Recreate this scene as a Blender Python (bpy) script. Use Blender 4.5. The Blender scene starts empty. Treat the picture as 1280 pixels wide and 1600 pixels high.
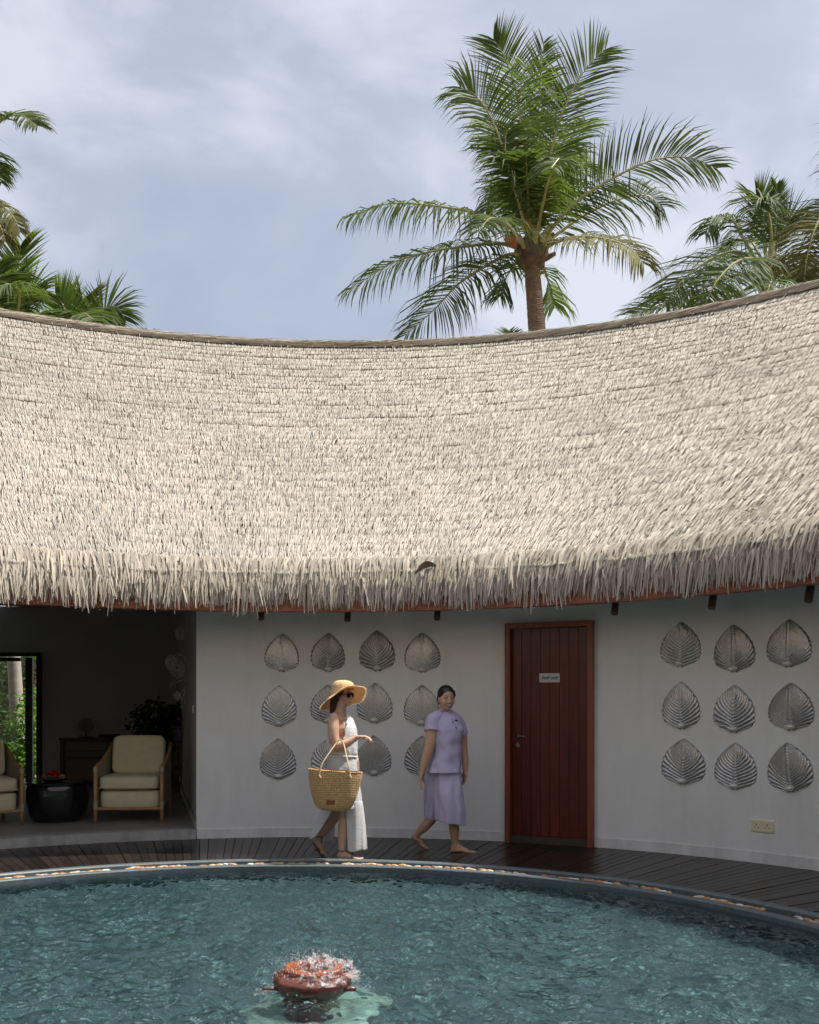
import bpy, bmesh, math, random
import numpy as np
from mathutils import Vector, Matrix, noise

R_ = math.radians
PI = math.pi
scene = bpy.context.scene
COL = scene.collection
rng = random.Random(7)
NR = np.random.default_rng(11)

# ------------------------------------------------------------------ camera
F_PX, HX, HY = 1500.0, 640.0, 1104.0          # focal length and horizon in photo pixels
CAM_H = 1.40
cam_d = bpy.data.cameras.new("camera")
cam = bpy.data.objects.new("camera", cam_d)
COL.objects.link(cam)
cam.location = (0, 0, CAM_H)
cam.rotation_euler = (R_(90), 0, 0)
cam_d.sensor_fit = 'HORIZONTAL'
cam_d.sensor_width = 36.0
cam_d.lens = 36.0 * F_PX / 1280.0
cam_d.shift_y = (HY - 800.0) / 1280.0
cam_d.clip_start = 0.05
cam_d.clip_end = 3000
scene.camera = cam

# ------------------------------------------------------------------ world, sun, exposure
SUN_DIR = Vector((0.47, 0.06, 1.0)).normalized()      # towards the sun
sun_el = math.asin(SUN_DIR.z)
sun_az = math.atan2(SUN_DIR.x, SUN_DIR.y)
W = bpy.data.worlds.new("World")
scene.world = W
W.use_nodes = True
nt = W.node_tree
nt.nodes.clear()
wo = nt.nodes.new('ShaderNodeOutputWorld')
bg = nt.nodes.new('ShaderNodeBackground')
sky = nt.nodes.new('ShaderNodeTexSky')
sky.sky_type = 'NISHITA'
sky.sun_disc = False
sky.sun_elevation = sun_el
sky.sun_rotation = sun_az
sky.air_density = 1.0
sky.dust_density = 5.0
sky.ozone_density = 1.5
geo = nt.nodes.new('ShaderNodeTexCoord')
mp = nt.nodes.new('ShaderNodeMapping'); mp.inputs['Scale'].default_value = (1.3, 1.3, 2.4)
mp.inputs['Location'].default_value = (5.08, 6.1, 1.62)
nt.links.new(geo.outputs['Generated'], mp.inputs['Vector'])
n1 = nt.nodes.new('ShaderNodeTexNoise'); n1.inputs['Scale'].default_value = 2.3
n1.inputs['Detail'].default_value = 9; n1.inputs['Roughness'].default_value = 0.52
n1.inputs['Distortion'].default_value = 0.25
nt.links.new(mp.outputs[0], n1.inputs['Vector'])
rp = nt.nodes.new('ShaderNodeValToRGB')
rp.color_ramp.elements[0].position = 0.36; rp.color_ramp.elements[0].color = (4.3, 4.75, 5.6, 1)
rp.color_ramp.elements[1].position = 0.62; rp.color_ramp.elements[1].color = (8.3, 8.4, 8.8, 1)
e = rp.color_ramp.elements.new(0.48); e.color = (5.1, 5.5, 6.3, 1)
nt.links.new(n1.outputs['Fac'], rp.inputs['Fac'])
mx = nt.nodes.new('ShaderNodeMix'); mx.data_type = 'RGBA'; mx.inputs['Factor'].default_value = 0.52
nt.links.new(sky.outputs[0], mx.inputs[6])
nt.links.new(rp.outputs[0], mx.inputs[7])
nt.links.new(mx.outputs[2], bg.inputs['Color'])
bg.inputs['Strength'].default_value = 0.0485
nt.links.new(bg.outputs[0], wo.inputs[0])

sl = bpy.data.lights.new("sun", 'SUN')
sl.energy = 2.35
sl.angle = R_(1.2)
sl.color = (1.0, 0.955, 0.88)
sun = bpy.data.objects.new("sun", sl)
COL.objects.link(sun)
sun.rotation_euler = SUN_DIR.to_track_quat('Z', 'Y').to_euler()

scene.view_settings.view_transform = 'Standard'
scene.view_settings.look = 'None'
scene.view_settings.exposure = 1.53
scene.view_settings.gamma = 1.0
scene.view_settings.use_curve_mapping = False
scene.cycles.use_denoising = True
scene.cycles.max_bounces = 10
scene.cycles.diffuse_bounces = 6
scene.cycles.transparent_max_bounces = 16

# ------------------------------------------------------------------ helpers
def Q(px, py, Y):
    """point seen at photo pixel (px,py) at distance Y in front of the camera"""
    return Vector(((px - HX) / F_PX * Y, Y, CAM_H - (py - HY) / F_PX * Y))

def srgb(r, g, b):
    f = lambda c: (c / 255 / 12.92) if c / 255 <= 0.04045 else ((c / 255 + 0.055) / 1.055) ** 2.4
    return (f(r), f(g), f(b), 1)

def empty(name, loc):
    o = bpy.data.objects.new(name, None)
    o.empty_display_size = 0.1
    COL.objects.link(o)
    o.location = loc
    o['_w'] = tuple(loc)
    return o

def wloc(o):
    return Vector(o['_w']) if o is not None and '_w' in o else Vector((0, 0, 0))

def tag(o, label=None, cat=None, group=None, kind=None):
    if label: o['label'] = label
    if cat: o['category'] = cat
    if group: o['group'] = group
    if kind: o['kind'] = kind
    return o

class MB:
    """collects geometry in world coordinates, links it as one mesh object"""
    def __init__(s):
        s.v = []; s.f = []; s.m = []; s.c = None
    def add(s, vs, fs, mi=0):
        b = len(s.v)
        s.v.extend([tuple(p) for p in vs])
        s.f.extend([tuple(b + i for i in f) for f in fs])
        s.m.extend([mi] * len(fs))
        return s
    def box(s, c, size, rot=None, mi=0, origin=None):
        c = Vector(c); hx, hy, hz = size[0] / 2, size[1] / 2, size[2] / 2
        vs = []
        for x in (-hx, hx):
            for y in (-hy, hy):
                for z in (-hz, hz):
                    p = Vector((x, y, z))
                    if rot is not None: p = rot @ p
                    vs.append(c + p)
        fs = [(0, 1, 3, 2), (4, 6, 7, 5), (0, 4, 5, 1), (2, 3, 7, 6), (0, 2, 6, 4), (1, 5, 7, 3)]
        return s.add(vs, fs, mi)
    def tube(s, pts, rad, seg=10, cap=True, mi=0, flat=1.0, up=None):
        pts = [Vector(p) for p in pts]
        n = len(pts)
        if not hasattr(rad, '__len__'): rad = [rad] * n
        vs = []
        ref = Vector(up) if up is not None else None
        prev = None
        for i, p in enumerate(pts):
            t = (pts[min(i + 1, n - 1)] - pts[max(i - 1, 0)])
            if t.length < 1e-9: t = Vector((0, 0, 1))
            t.normalize()
            if ref is not None:
                a = ref - t * ref.dot(t)
                if a.length < 1e-4: a = t.orthogonal()
            elif prev is not None:
                a = prev - t * prev.dot(t)
            else:
                a = t.orthogonal()
            a.normalize(); prev = a
            b = t.cross(a)
            r = rad[i]
            for k in range(seg):
                an = 2 * PI * k / seg
                vs.append(p + a * (math.cos(an) * r * flat) + b * (math.sin(an) * r))
        fs = []
        for i in range(n - 1):
            for k in range(seg):
                k2 = (k + 1) % seg
                fs.append((i * seg + k, i * seg + k2, (i + 1) * seg + k2, (i + 1) * seg + k))
        if cap:
            fs.append(tuple(range(seg - 1, -1, -1)))
            fs.append(tuple((n - 1) * seg + k for k in range(seg)))
        return s.add(vs, fs, mi)
    def lathe(s, c, prof, seg=32, mi=0, M=None, wob=None, closed=False):
        c = Vector(c); vs = []
        for j, (r, z) in enumerate(prof):
            for k in range(seg):
                an = 2 * PI * k / seg
                rr, zz = (r, z) if wob is None else wob(r, z, an)
                p = Vector((rr * math.cos(an), rr * math.sin(an), zz))
                if M is not None: p = M @ p
                vs.append(c + p)
        fs = []
        n = len(prof)
        for j in range(n - 1):
            for k in range(seg):
                k2 = (k + 1) % seg
                fs.append((j * seg + k, j * seg + k2, (j + 1) * seg + k2, (j + 1) * seg + k))
        if closed:
            fs.append(tuple(range(seg - 1, -1, -1)))
            fs.append(tuple((n - 1) * seg + k for k in range(seg)))
        return s.add(vs, fs, mi)
    def ell(s, c, r, M=None, seg=16, rings=10, mi=0):
        c = Vector(c); vs = []; 
        for j in range(rings + 1):
            ph = -PI / 2 + PI * j / rings
            for k in range(seg):
                an = 2 * PI * k / seg
                cp = max(math.cos(ph), 0.02)
                p = Vector((r[0] * cp * math.cos(an), r[1] * cp * math.sin(an), r[2] * math.sin(ph)))
                if M is not None: p = M @ p
                vs.append(c + p)
        fs = []
        for j in range(rings):
            for k in range(seg):
                k2 = (k + 1) % seg
                fs.append((j * seg + k, j * seg + k2, (j + 1) * seg + k2, (j + 1) * seg + k))
        fs.append(tuple(range(seg - 1, -1, -1)))
        fs.append(tuple(rings * seg + k for k in range(seg)))
        return s.add(vs, fs, mi)
    def build(s, name, mat, parent=None, smooth=False, bevel=0.0, kind=None):
        off = wloc(parent)
        me = bpy.data.meshes.new(name)
        me.from_pydata([(p[0] - off.x, p[1] - off.y, p[2] - off.z) for p in s.v], [], s.f)
        mats = mat if isinstance(mat, (list, tuple)) else [mat]
        for m in mats: me.materials.append(m)
        if len(mats) > 1: me.polygons.foreach_set('material_index', s.m)
        if bevel > 0:
            bm = bmesh.new(); bm.from_mesh(me)
            es = [e for e in bm.edges if len(e.link_faces) == 2 and e.calc_face_angle(0) > 0.6]
            bmesh.ops.bevel(bm, geom=es, offset=bevel, segments=2, affect='EDGES', profile=0.6)
            bm.to_mesh(me); bm.free()
        if smooth: me.polygons.foreach_set('use_smooth', [True] * len(me.polygons))
        me.update()
        o = bpy.data.objects.new(name, me)
        COL.objects.link(o)
        if parent is not None: o.parent = parent
        o['_w'] = tuple(off)
        if kind: o['kind'] = kind
        return o

def np_mesh(name, V, faces_flat, loop_tot, mat, parent=None, smooth=False, shade=None):
    off = wloc(parent)
    V = np.asarray(V, dtype=np.float32) - np.array(off, dtype=np.float32)
    me = bpy.data.meshes.new(name)
    me.vertices.add(len(V)); me.vertices.foreach_set('co', V.ravel())
    loop_tot = np.asarray(loop_tot, dtype=np.int32)
    me.loops.add(int(loop_tot.sum())); me.polygons.add(len(loop_tot))
    me.loops.foreach_set('vertex_index', np.asarray(faces_flat, dtype=np.int32).ravel())
    st = np.concatenate([[0], np.cumsum(loop_tot)[:-1]]).astype(np.int32)
    me.polygons.foreach_set('loop_start', st)
    me.polygons.foreach_set('loop_total', loop_tot)
    if smooth: me.polygons.foreach_set('use_smooth', np.ones(len(loop_tot), dtype=bool))
    for m in (mat if isinstance(mat, (list, tuple)) else [mat]): me.materials.append(m)
    if shade is not None:
        at = me.attributes.new('shade', 'FLOAT', 'POINT')
        at.data.foreach_set('value', np.asarray(shade, dtype=np.float32))
    me.update(calc_edges=True); me.validate()
    o = bpy.data.objects.new(name, me); COL.objects.link(o)
    if parent is not None: o.parent = parent
    o['_w'] = tuple(off)
    return o

# ------------------------------------------------------------------ materials
def mat(name, col, rough=0.6, metal=0.0, var=None, bump=None, attr=False, col2=None, spec=0.5,
        objrand=0.0, wave=None, stretch=(1, 1, 1), trans=0.0, coat=0.0, alpha=1.0):
    m = bpy.data.materials.new(name); m.use_nodes = True
    t = m.node_tree; N = t.nodes; L = t.links
    p = N['Principled BSDF']; out = N['Material Output']
    p.inputs['Roughness'].default_value = rough
    p.inputs['Metallic'].default_value = metal
    p.inputs['Specular IOR Level'].default_value = spec
    p.inputs['Coat Weight'].default_value = coat
    p.inputs['Alpha'].default_value = alpha
    c = (col[0], col[1], col[2], 1)
    tc = N.new('ShaderNodeTexCoord')
    mpn = N.new('ShaderNodeMapping'); mpn.inputs['Scale'].default_value = stretch
    L.new(tc.outputs['Object'], mpn.inputs['Vector'])
    cur = None
    if var:
        nz = N.new('ShaderNodeTexNoise'); nz.inputs['Scale'].default_value = var[0]
        nz.inputs['Detail'].default_value = 6; nz.inputs['Roughness'].default_value = 0.6
        L.new(mpn.outputs[0], nz.inputs['Vector'])
        cr = N.new('ShaderNodeValToRGB'); cr.color_ramp.elements[0].position = 0.3; cr.color_ramp.elements[1].position = 0.7
        k = var[1]
        c2 = col2 if col2 else (c[0] * (1 - k), c[1] * (1 - k), c[2] * (1 - k), 1)
        cr.color_ramp.elements[0].color = (c2[0], c2[1], c2[2], 1)
        cr.color_ramp.elements[1].color = c if col2 else (min(c[0] * (1 + k), 1), min(c[1] * (1 + k), 1), min(c[2] * (1 + k), 1), 1)
        L.new(nz.outputs['Fac'], cr.inputs['Fac'])
        cur = cr.outputs[0]
    if attr or objrand:
        mm = N.new('ShaderNodeMix'); mm.data_type = 'RGBA'; mm.blend_type = 'MULTIPLY'; mm.inputs['Factor'].default_value = 1
        if cur is not None: L.new(cur, mm.inputs[6])
        else: mm.inputs[6].default_value = c
        if attr:
            a = N.new('ShaderNodeAttribute'); a.attribute_name = 'shade'
            L.new(a.outputs['Fac'], mm.inputs[7])
        if objrand:
            if attr:
                m3 = N.new('ShaderNodeMix'); m3.data_type = 'RGBA'; m3.blend_type = 'MULTIPLY'; m3.inputs['Factor'].default_value = 1; L.new(mm.outputs[2], m3.inputs[6]); mm = m3
            oi = N.new('ShaderNodeObjectInfo'); mr = N.new('ShaderNodeMapRange')
            mr.inputs['To Min'].default_value = 1 - objrand; mr.inputs['To Max'].default_value = 1 + objrand
            L.new(oi.outputs['Random'], mr.inputs['Value']); L.new(mr.outputs[0], mm.inputs[7])
        cur = mm.outputs[2]
    if cur is not None: L.new(cur, p.inputs['Base Color'])
    else: p.inputs['Base Color'].default_value = c
    if bump:
        nb = N.new('ShaderNodeTexNoise'); nb.inputs['Scale'].default_value = bump[0]; nb.inputs['Detail'].default_value = 5
        L.new(mpn.outputs[0], nb.inputs['Vector'])
        bp = N.new('ShaderNodeBump'); bp.inputs['Strength'].default_value = bump[1]
        bp.inputs['Distance'].default_value = bump[2] if len(bump) > 2 else 0.01
        L.new(nb.outputs['Fac'], bp.inputs['Height'])
        last = bp
        if wave:
            wv = N.new('ShaderNodeTexWave'); wv.bands_direction = wave[0]; wv.inputs['Scale'].default_value = wave[1]
            wv.inputs['Distortion'].default_value = wave[3] if len(wave) > 3 else 0.5
            L.new(tc.outputs['Object'], wv.inputs['Vector'])
            b2 = N.new('ShaderNodeBump'); b2.inputs['Strength'].default_value = wave[2]; b2.inputs['Distance'].default_value = 0.004
            L.new(wv.outputs['Fac'], b2.inputs['Height']); L.new(bp.outputs[0], b2.inputs['Normal'])
            last = b2
        L.new(last.outputs[0], p.inputs['Normal'])
    if trans > 0:
        tr = N.new('ShaderNodeBsdfTranslucent'); ms = N.new('ShaderNodeMixShader')
        ms.inputs[0].default_value = trans
        if cur is not None:
            br = N.new('ShaderNodeMix'); br.data_type = 'RGBA'; br.blend_type = 'MULTIPLY'; br.inputs['Factor'].default_value = 1
            L.new(cur, br.inputs[6]); br.inputs[7].default_value = (2.0, 2.2, 0.9, 1) if c[1] > c[0] * 1.2 else (1.1, 1.1, 1.1, 1)
            L.new(br.outputs[2], tr.inputs['Color'])
        else:
            tr.inputs['Color'].default_value = c
        L.new(p.outputs[0], ms.inputs[1]); L.new(tr.outputs[0], ms.inputs[2]); L.new(ms.outputs[0], out.inputs['Surface'])
    return m

M = {}
M['thatch'] = mat('thatch', (0.475, 0.43, 0.365), 0.8, attr=True, col2=(0.40, 0.365, 0.315), var=(0.9, 0.10), spec=0.15)
M['fringe'] = mat('thatch_fringe', (0.50, 0.45, 0.375), 0.75, attr=True, spec=0.15, trans=.30)
M['thatch_base'] = mat('thatch_base', (0.24, 0.18, 0.13), 0.9, var=(8, .3), spec=0.1)
M['ridge'] = mat('ridge_thatch', (0.38, 0.32, 0.25), 0.8, attr=True, spec=0.2)
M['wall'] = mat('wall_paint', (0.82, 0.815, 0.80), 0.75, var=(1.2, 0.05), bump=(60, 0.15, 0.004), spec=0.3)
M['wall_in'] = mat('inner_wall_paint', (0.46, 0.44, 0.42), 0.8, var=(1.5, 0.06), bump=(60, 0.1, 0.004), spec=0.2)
M['skirt'] = mat('skirting_paint', (0.80, 0.795, 0.78), 0.6, var=(3, 0.06), spec=0.4)
M['beam'] = mat('red_brown_beam', (0.34, 0.115, 0.07), 0.5, var=(5, 0.2), stretch=(1, 1, 8), spec=0.4)
M['pole'] = mat('dark_wood', (0.05, 0.035, 0.028), 0.6, var=(9, 0.3))
M['door'] = mat('mahogany', (0.105, 0.016, 0.007), 0.34, var=(5, 0.35), stretch=(6, 6, 0.5), objrand=0.22, bump=(30, 0.08, 0.004), coat=0.08, spec=.35)
M['jamb'] = mat('mahogany_jamb', (0.24, 0.062, 0.022), 0.4, var=(5, 0.3), stretch=(5, 5, 0.5))
M['brass'] = mat('worn_brass', (0.35, 0.28, 0.2), 0.35, metal=0.9)
M['paper'] = mat('paper', (0.62, 0.6, 0.58), 0.7)
M['ink'] = mat('ink', (0.03, 0.03, 0.03), 0.7)
M['ivory'] = mat('ivory_plastic', (0.80, 0.73, 0.50), 0.35)
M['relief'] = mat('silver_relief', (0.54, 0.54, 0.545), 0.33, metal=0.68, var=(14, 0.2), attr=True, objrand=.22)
M['knob'] = mat('silver_knob', (0.75, 0.75, 0.70), 0.4, metal=0.35, var=(20, 0.1))
M['deck'] = mat('dark_deck_board', (0.019, 0.014, 0.012), 0.30, var=(4, 0.4), stretch=(14, 0.8, 1), objrand=0.45, bump=(40, 0.2, 0.003), spec=0.32)
M['subdeck'] = mat('deck_underside', (0.012, 0.01, 0.009), 0.9)
M['rim'] = mat('grey_green_stone', (0.10, 0.125, 0.135), 0.42, var=(25, 0.2), bump=(80, 0.2, 0.003))
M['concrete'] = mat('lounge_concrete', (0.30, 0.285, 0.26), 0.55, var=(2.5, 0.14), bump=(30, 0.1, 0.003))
M['white_edge'] = mat('painted_step_edge', (0.40, 0.40, 0.39), 0.6, var=(6, 0.15), bump=(50, 0.2, 0.004))

def stain(m, amount=.12):
    t = m.node_tree; N = t.nodes; L = t.links; p = N['Principled BSDF']; src = p.inputs['Base Color'].links[0].from_socket
    g = N.new('ShaderNodeNewGeometry'); last = src
    for sc, st, lo in ((2.2, (1, 1, 1), 1 - amount * .6), (5.0, (1, 1, .18), 1 - amount), (38, (1, 1, 1), 1 - amount * .4)):
        mp_ = N.new('ShaderNodeMapping'); mp_.inputs['Scale'].default_value = st; L.new(g.outputs['Position'], mp_.inputs['Vector'])
        nz = N.new('ShaderNodeTexNoise'); nz.inputs['Scale'].default_value = sc; nz.inputs['Detail'].default_value = 8; nz.inputs['Roughness'].default_value = .65; L.new(mp_.outputs[0], nz.inputs['Vector'])
        mr = N.new('ShaderNodeMapRange'); mr.inputs['From Min'].default_value = .35; mr.inputs['From Max'].default_value = .55; mr.inputs['To Min'].default_value = lo; mr.inputs['To Max'].default_value = 1.0; L.new(nz.outputs['Fac'], mr.inputs['Value'])
        mm = N.new('ShaderNodeMix'); mm.data_type = 'RGBA'; mm.blend_type = 'MULTIPLY'; mm.inputs['Factor'].default_value = 1; L.new(last, mm.inputs[6]); L.new(mr.outputs[0], mm.inputs[7]); last = mm.outputs[2]
    L.new(last, p.inputs['Base Color'])
stain(M['wall'], .05); stain(M['skirt'], .16); stain(M['white_edge'], .25); stain(M['concrete'], .15)
# ------------------------------------------------------------------ ground plan (round court about CX,CY)
CX, CY = -0.991, 4.520
R_WALL, R_EAVE, R_TOP = 5.78, 4.80, 11.10
Z_EAVE, Z_TOP = 2.66, 7.22
def pol(th, r, z):                       # th in radians from +Y towards +X, about the court's centre
    return Vector((CX + r * math.sin(th), CY + r * math.cos(th), z))
def hit(px, py, r):                      # where the sight line of a photo pixel meets the cylinder of radius r
    a = (px - HX) / F_PX
    A = 1 + a * a; B = -2 * (CX * a + CY); C = CX * CX + CY * CY - r * r
    Y = (-B + math.sqrt(B * B - 4 * A * C)) / (2 * A)
    p = Q(px, py, Y)
    return p, math.atan2(p.x - CX, p.y - CY)
def arc_wall(mb, th0, th1, r0, r1, z0, z1, n=None, mi=0):
    n = n or max(2, int(abs(th1 - th0) / 0.03))
    vs = []
    for i in range(n + 1):
        th = th0 + (th1 - th0) * i / n
        vs += [pol(th, r0, z0), pol(th, r0, z1), pol(th, r1, z1), pol(th, r1, z0)]
    fs = []
    for i in range(n):
        a = i * 4; b = a + 4
        for k in range(4):
            k2 = (k + 1) % 4
            fs.append((a + k, b + k, b + k2, a + k2))
    fs.append((0, 1, 2, 3)); fs.append((n * 4 + 3, n * 4 + 2, n * 4 + 1, n * 4))
    return mb.add(vs, fs, mi)

# ground: one sheet with a round hole where the pool is
mb = MB(); vs = []; fs = []
rr = [4.16, 5.9, 9, 20, 60, 200, 900]; SEG = 96
for r in rr:
    for k in range(SEG): vs.append(pol(2 * PI * k / SEG, r, -0.06))
for j in range(len(rr) - 1):
    for k in range(SEG):
        k2 = (k + 1) % SEG
        fs.append((j * SEG + k, (j + 1) * SEG + k, (j + 1) * SEG + k2, j * SEG + k2))
mb.add(vs, fs)
M['ground'] = mat('sandy_soil', (0.19, 0.155, 0.11), 0.95, var=(1.5, 0.35), bump=(12, 0.4, 0.02), spec=0.1)
tag(mb.build('ground', M['ground']), 'sandy ground around the round building', kind='structure')

# deck: dark sheet beneath, one board per radial strip above
deck = tag(MB().lathe((CX, CY, 0), [(4.15, -0.045), (5.9, -0.045)], 96).build('deck', M['subdeck']), 'dark timber deck ringing the pool', kind='structure')
def board_mesh(k):
    w0, w1, r0, r1 = 0.0625, 0.0885, 4.142, 5.80 + 0.0 * k
    z0, z1 = -0.035, 0.0
    vs = [(-w0 / 2, r0, z0), (w0 / 2, r0, z0), (w0 / 2, r0, z1), (-w0 / 2, r0, z1),
          (-w1 / 2, r1, z0), (w1 / 2, r1, z0), (w1 / 2, r1, z1), (-w1 / 2, r1, z1)]
    fsx = [(0, 1, 2, 3), (5, 4, 7, 6), (3, 2, 6, 7), (1, 5, 6, 2), (4, 0, 3, 7), (0, 4, 5, 1)]
    me = bpy.data.meshes.new('plank'); me.from_pydata(vs, [], fsx); me.materials.append(M['deck']); me.update()
    return me
bmesh_ = board_mesh(0)
nb = 0
th = R_(-84)
while th < R_(100):
    o = bpy.data.objects.new('plank', bmesh_); COL.objects.link(o); o.parent = deck
    # slightly proud or low, slightly twisted, as laid by hand
    o.location = (CX, CY, rng.uniform(-0.003, 0.002)); o.rotation_euler = (0, 0, -th + rng.uniform(-.0004, .0004))
    th += 0.01635; nb += 1

# pool: basin, tiled; curb, pebble channel, inner ledge
M['basin'] = mat('pool_tiles', (0.105, 0.20, 0.20), 0.5, var=(7, 0.25))
def mosaic(name, base, dark, light):
    m = bpy.data.materials.new(name); m.use_nodes = True; t = m.node_tree; N = t.nodes; L = t.links
    p = N['Principled BSDF']; p.inputs['Roughness'].default_value = 0.5
    tc = N.new('ShaderNodeTexCoord'); v = N.new('ShaderNodeTexVoronoi'); v.inputs['Scale'].default_value = 34; v.inputs['Randomness'].default_value = 0.35
    L.new(tc.outputs['Object'], v.inputs['Vector'])
    sx = N.new('ShaderNodeSeparateColor'); L.new(v.outputs['Color'], sx.inputs[0])
    cr = N.new('ShaderNodeValToRGB'); L.new(sx.outputs[0], cr.inputs['Fac'])
    cr.color_ramp.elements[0].color = dark; cr.color_ramp.elements[1].color = light
    e = cr.color_ramp.elements.new(0.45); e.color = base
    e = cr.color_ramp.elements.new(0.82); e.color = (base[0] * 1.7, base[1] * 1.7, base[2] * 1.65, 1)
    L.new(cr.outputs[0], p.inputs['Base Color'])
    return m
M['basin'] = mosaic('pool_tiles', (0.036, 0.060, 0.068, 1), (0.018, 0.032, 0.038, 1), (0.26, 0.33, 0.33, 1))  # mosaic tones; caustic flecks of light are put into the palest tile colour
basin = tag(MB().lathe((CX, CY, 0), [(0.02, -0.30), (2, -0.30), (3.86, -0.30), (3.875, -0.03), (3.89, -0.03)], 96).build('pool_basin', M['basin']),
    'blue green tiled basin of the round pool', kind='structure')
curb = tag(MB().lathe((CX, CY, 0), [(4.139, -0.06), (4.139, 0.024), (4.130, 0.031), (4.060, 0.031), (4.052, 0.022), (4.050, -0.03)], 160).build('pool_curb', M['rim'], smooth=False),
           'grey stone curb around the pool', kind='structure')
M['channel'] = mat('wet_channel', (0.035, 0.03, 0.03), 0.3, var=(30, 0.3))
chan = tag(MB().lathe((CX, CY, 0), [(4.05, -0.012), (3.948, -0.012)], 160).build('overflow_channel', M['channel']),
           'pebble filled overflow channel inside the pool curb', kind='structure')
tag(MB().lathe((CX, CY, 0), [(3.95, -0.03), (3.95, 0.006), (3.942, 0.012), (3.872, 0.012), (3.866, 0.004), (3.866, -0.2)], 160).build('pool_ledge', M['rim']),
    'narrow inner ledge of the pool', kind='structure')
# pebbles
pcols = [(0.50, 0.27, 0.12), (0.55, 0.36, 0.2), (0.45, 0.2, 0.09), (0.55, 0.47, 0.36), (0.62, 0.6, 0.56), (0.28, 0.2, 0.16), (0.22, 0.14, 0.12)]
pm = []
for i, c in enumerate(pcols):
    mt = mat('pebble_stone', c, 0.35, var=(30, 0.2))
    b = MB().ell((0, 0, 0), (1, 1, 1), seg=8, rings=4)
    me = bpy.data.meshes.new('pebble'); me.from_pydata(b.v, [], b.f); me.materials.append(mt)
    for v in me.vertices:
        f = 1 + 0.18 * noise.noise(Vector(v.co) * 1.3 + Vector((i * 3, 0, 0))); v.co *= f
    me.polygons.foreach_set('use_smooth', [True] * len(me.polygons)); me.update(); pm.append(me)
wts = [5, 5, 4, 3, 2, 2, 1]
cnt = 0
th = R_(-46)
while th < R_(66) and cnt < 290:
    gap = noise.noise(Vector((math.degrees(th) * 0.35, 3.3, 0)))
    if gap < -0.22: th += 0.008; continue
    lane = rng.choice([0, 0, 1])
    a = rng.uniform(0.028, 0.05); b = rng.uniform(0.016, 0.026); c = rng.uniform(0.010, 0.016)
    o = bpy.data.objects.new('pebble', rng.choices(pm, wts)[0]); COL.objects.link(o); o.parent = chan
    p = pol(th, 3.975 + rng.uniform(0, 0.05), -0.006 + c * 0.6)
    o.location = p; o.scale = (a, b, c); o.rotation_euler = (rng.uniform(-.15, .15), rng.uniform(-.15, .15), -th + rng.uniform(-.35, .35))
    th += (a * 1.55) / 3.97 * rng.choice([0.45, .8, 1.0, 1.1]); cnt += 1

# water: displaced sheet
FOUNT = Q(489, 1550, 4.82)
Xf, Yf = FOUNT.x, FOUNT.y
n = 960
g = np.linspace(-3.865, 3.865, n)
GX, GY = np.meshgrid(g, g)
H = np.zeros_like(GX)
wr = np.random.default_rng(5)
for i in range(110):
    lam = 0.045 * (12 ** wr.random())                     # 5 cm .. 70 cm
    an = wr.normal(0.9, 0.75) if i % 3 else wr.random() * 6.283
    k = 2 * PI / lam
    amp = 0.0015 * (lam / 0.3) ** 0.55
    wx = 0.25 * np.sin(GX * 1.3 + i) ; wy = 0.25 * np.cos(GY * 1.1 + 2 * i)
    H += amp * np.sin(k * (GX * math.cos(an) + GY * math.sin(an)) + wr.random() * 6.28 + 2.2 * np.sin(GY * 1.7 + i * 1.3 + wx) + 1.8 * np.cos(GX * 2.1 - i + wy))
H = np.sign(H) * np.abs(H / 0.004) ** 1.05 * 0.004
D = np.hypot(GX + CX - Xf, GY + CY - Yf)
H += 0.007 * np.sin(D * 2 * PI / 0.16) * np.exp(-D * 1.5) * (D > 0.15)
msk = np.hypot(GX, GY)
H *= np.clip((3.90 - msk) / 0.3, 0.25, 1)
V = np.stack([GX + CX, GY + CY, H - 0.030], -1).reshape(-1, 3)
cell = (msk[:-1, :-1] < 3.862)
ii, jj = np.nonzero(cell)
b0 = ii * n + jj
FQ = np.stack([b0, b0 + 1, b0 + n + 1, b0 + n], -1)
mw = bpy.data.materials.new('water'); mw.use_nodes = True
t = mw.node_tree; N = t.nodes; L = t.links; N.remove(N['Principled BSDF'])
out = N['Material Output']
gl = N.new('ShaderNodeBsdfGlass'); gl.inputs['IOR'].default_value = 1.33; gl.inputs['Roughness'].default_value = 0.0; gl.inputs['Color'].default_value = (0.78, 0.92, 0.93, 1)
L.new(gl.outputs[0], out.inputs['Surface'])
M['water'] = mw
wobj = tag(np_mesh('pool_water', V, FQ.ravel(), np.full(len(FQ), 4), mw, smooth=True), 'rippled teal water of the round pool', kind='structure')

wobj.cycles.is_caustics_caster = True; basin.cycles.is_caustics_receiver = True; sl.cycles.is_caustics_caster = True
# ------------------------------------------------------------------ round building
bld = empty('round_spa_building', pol(0, 8, 0))
tag(bld, 'round white walled building with a huge pale thatched roof curving round the pool', 'building')
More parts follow.
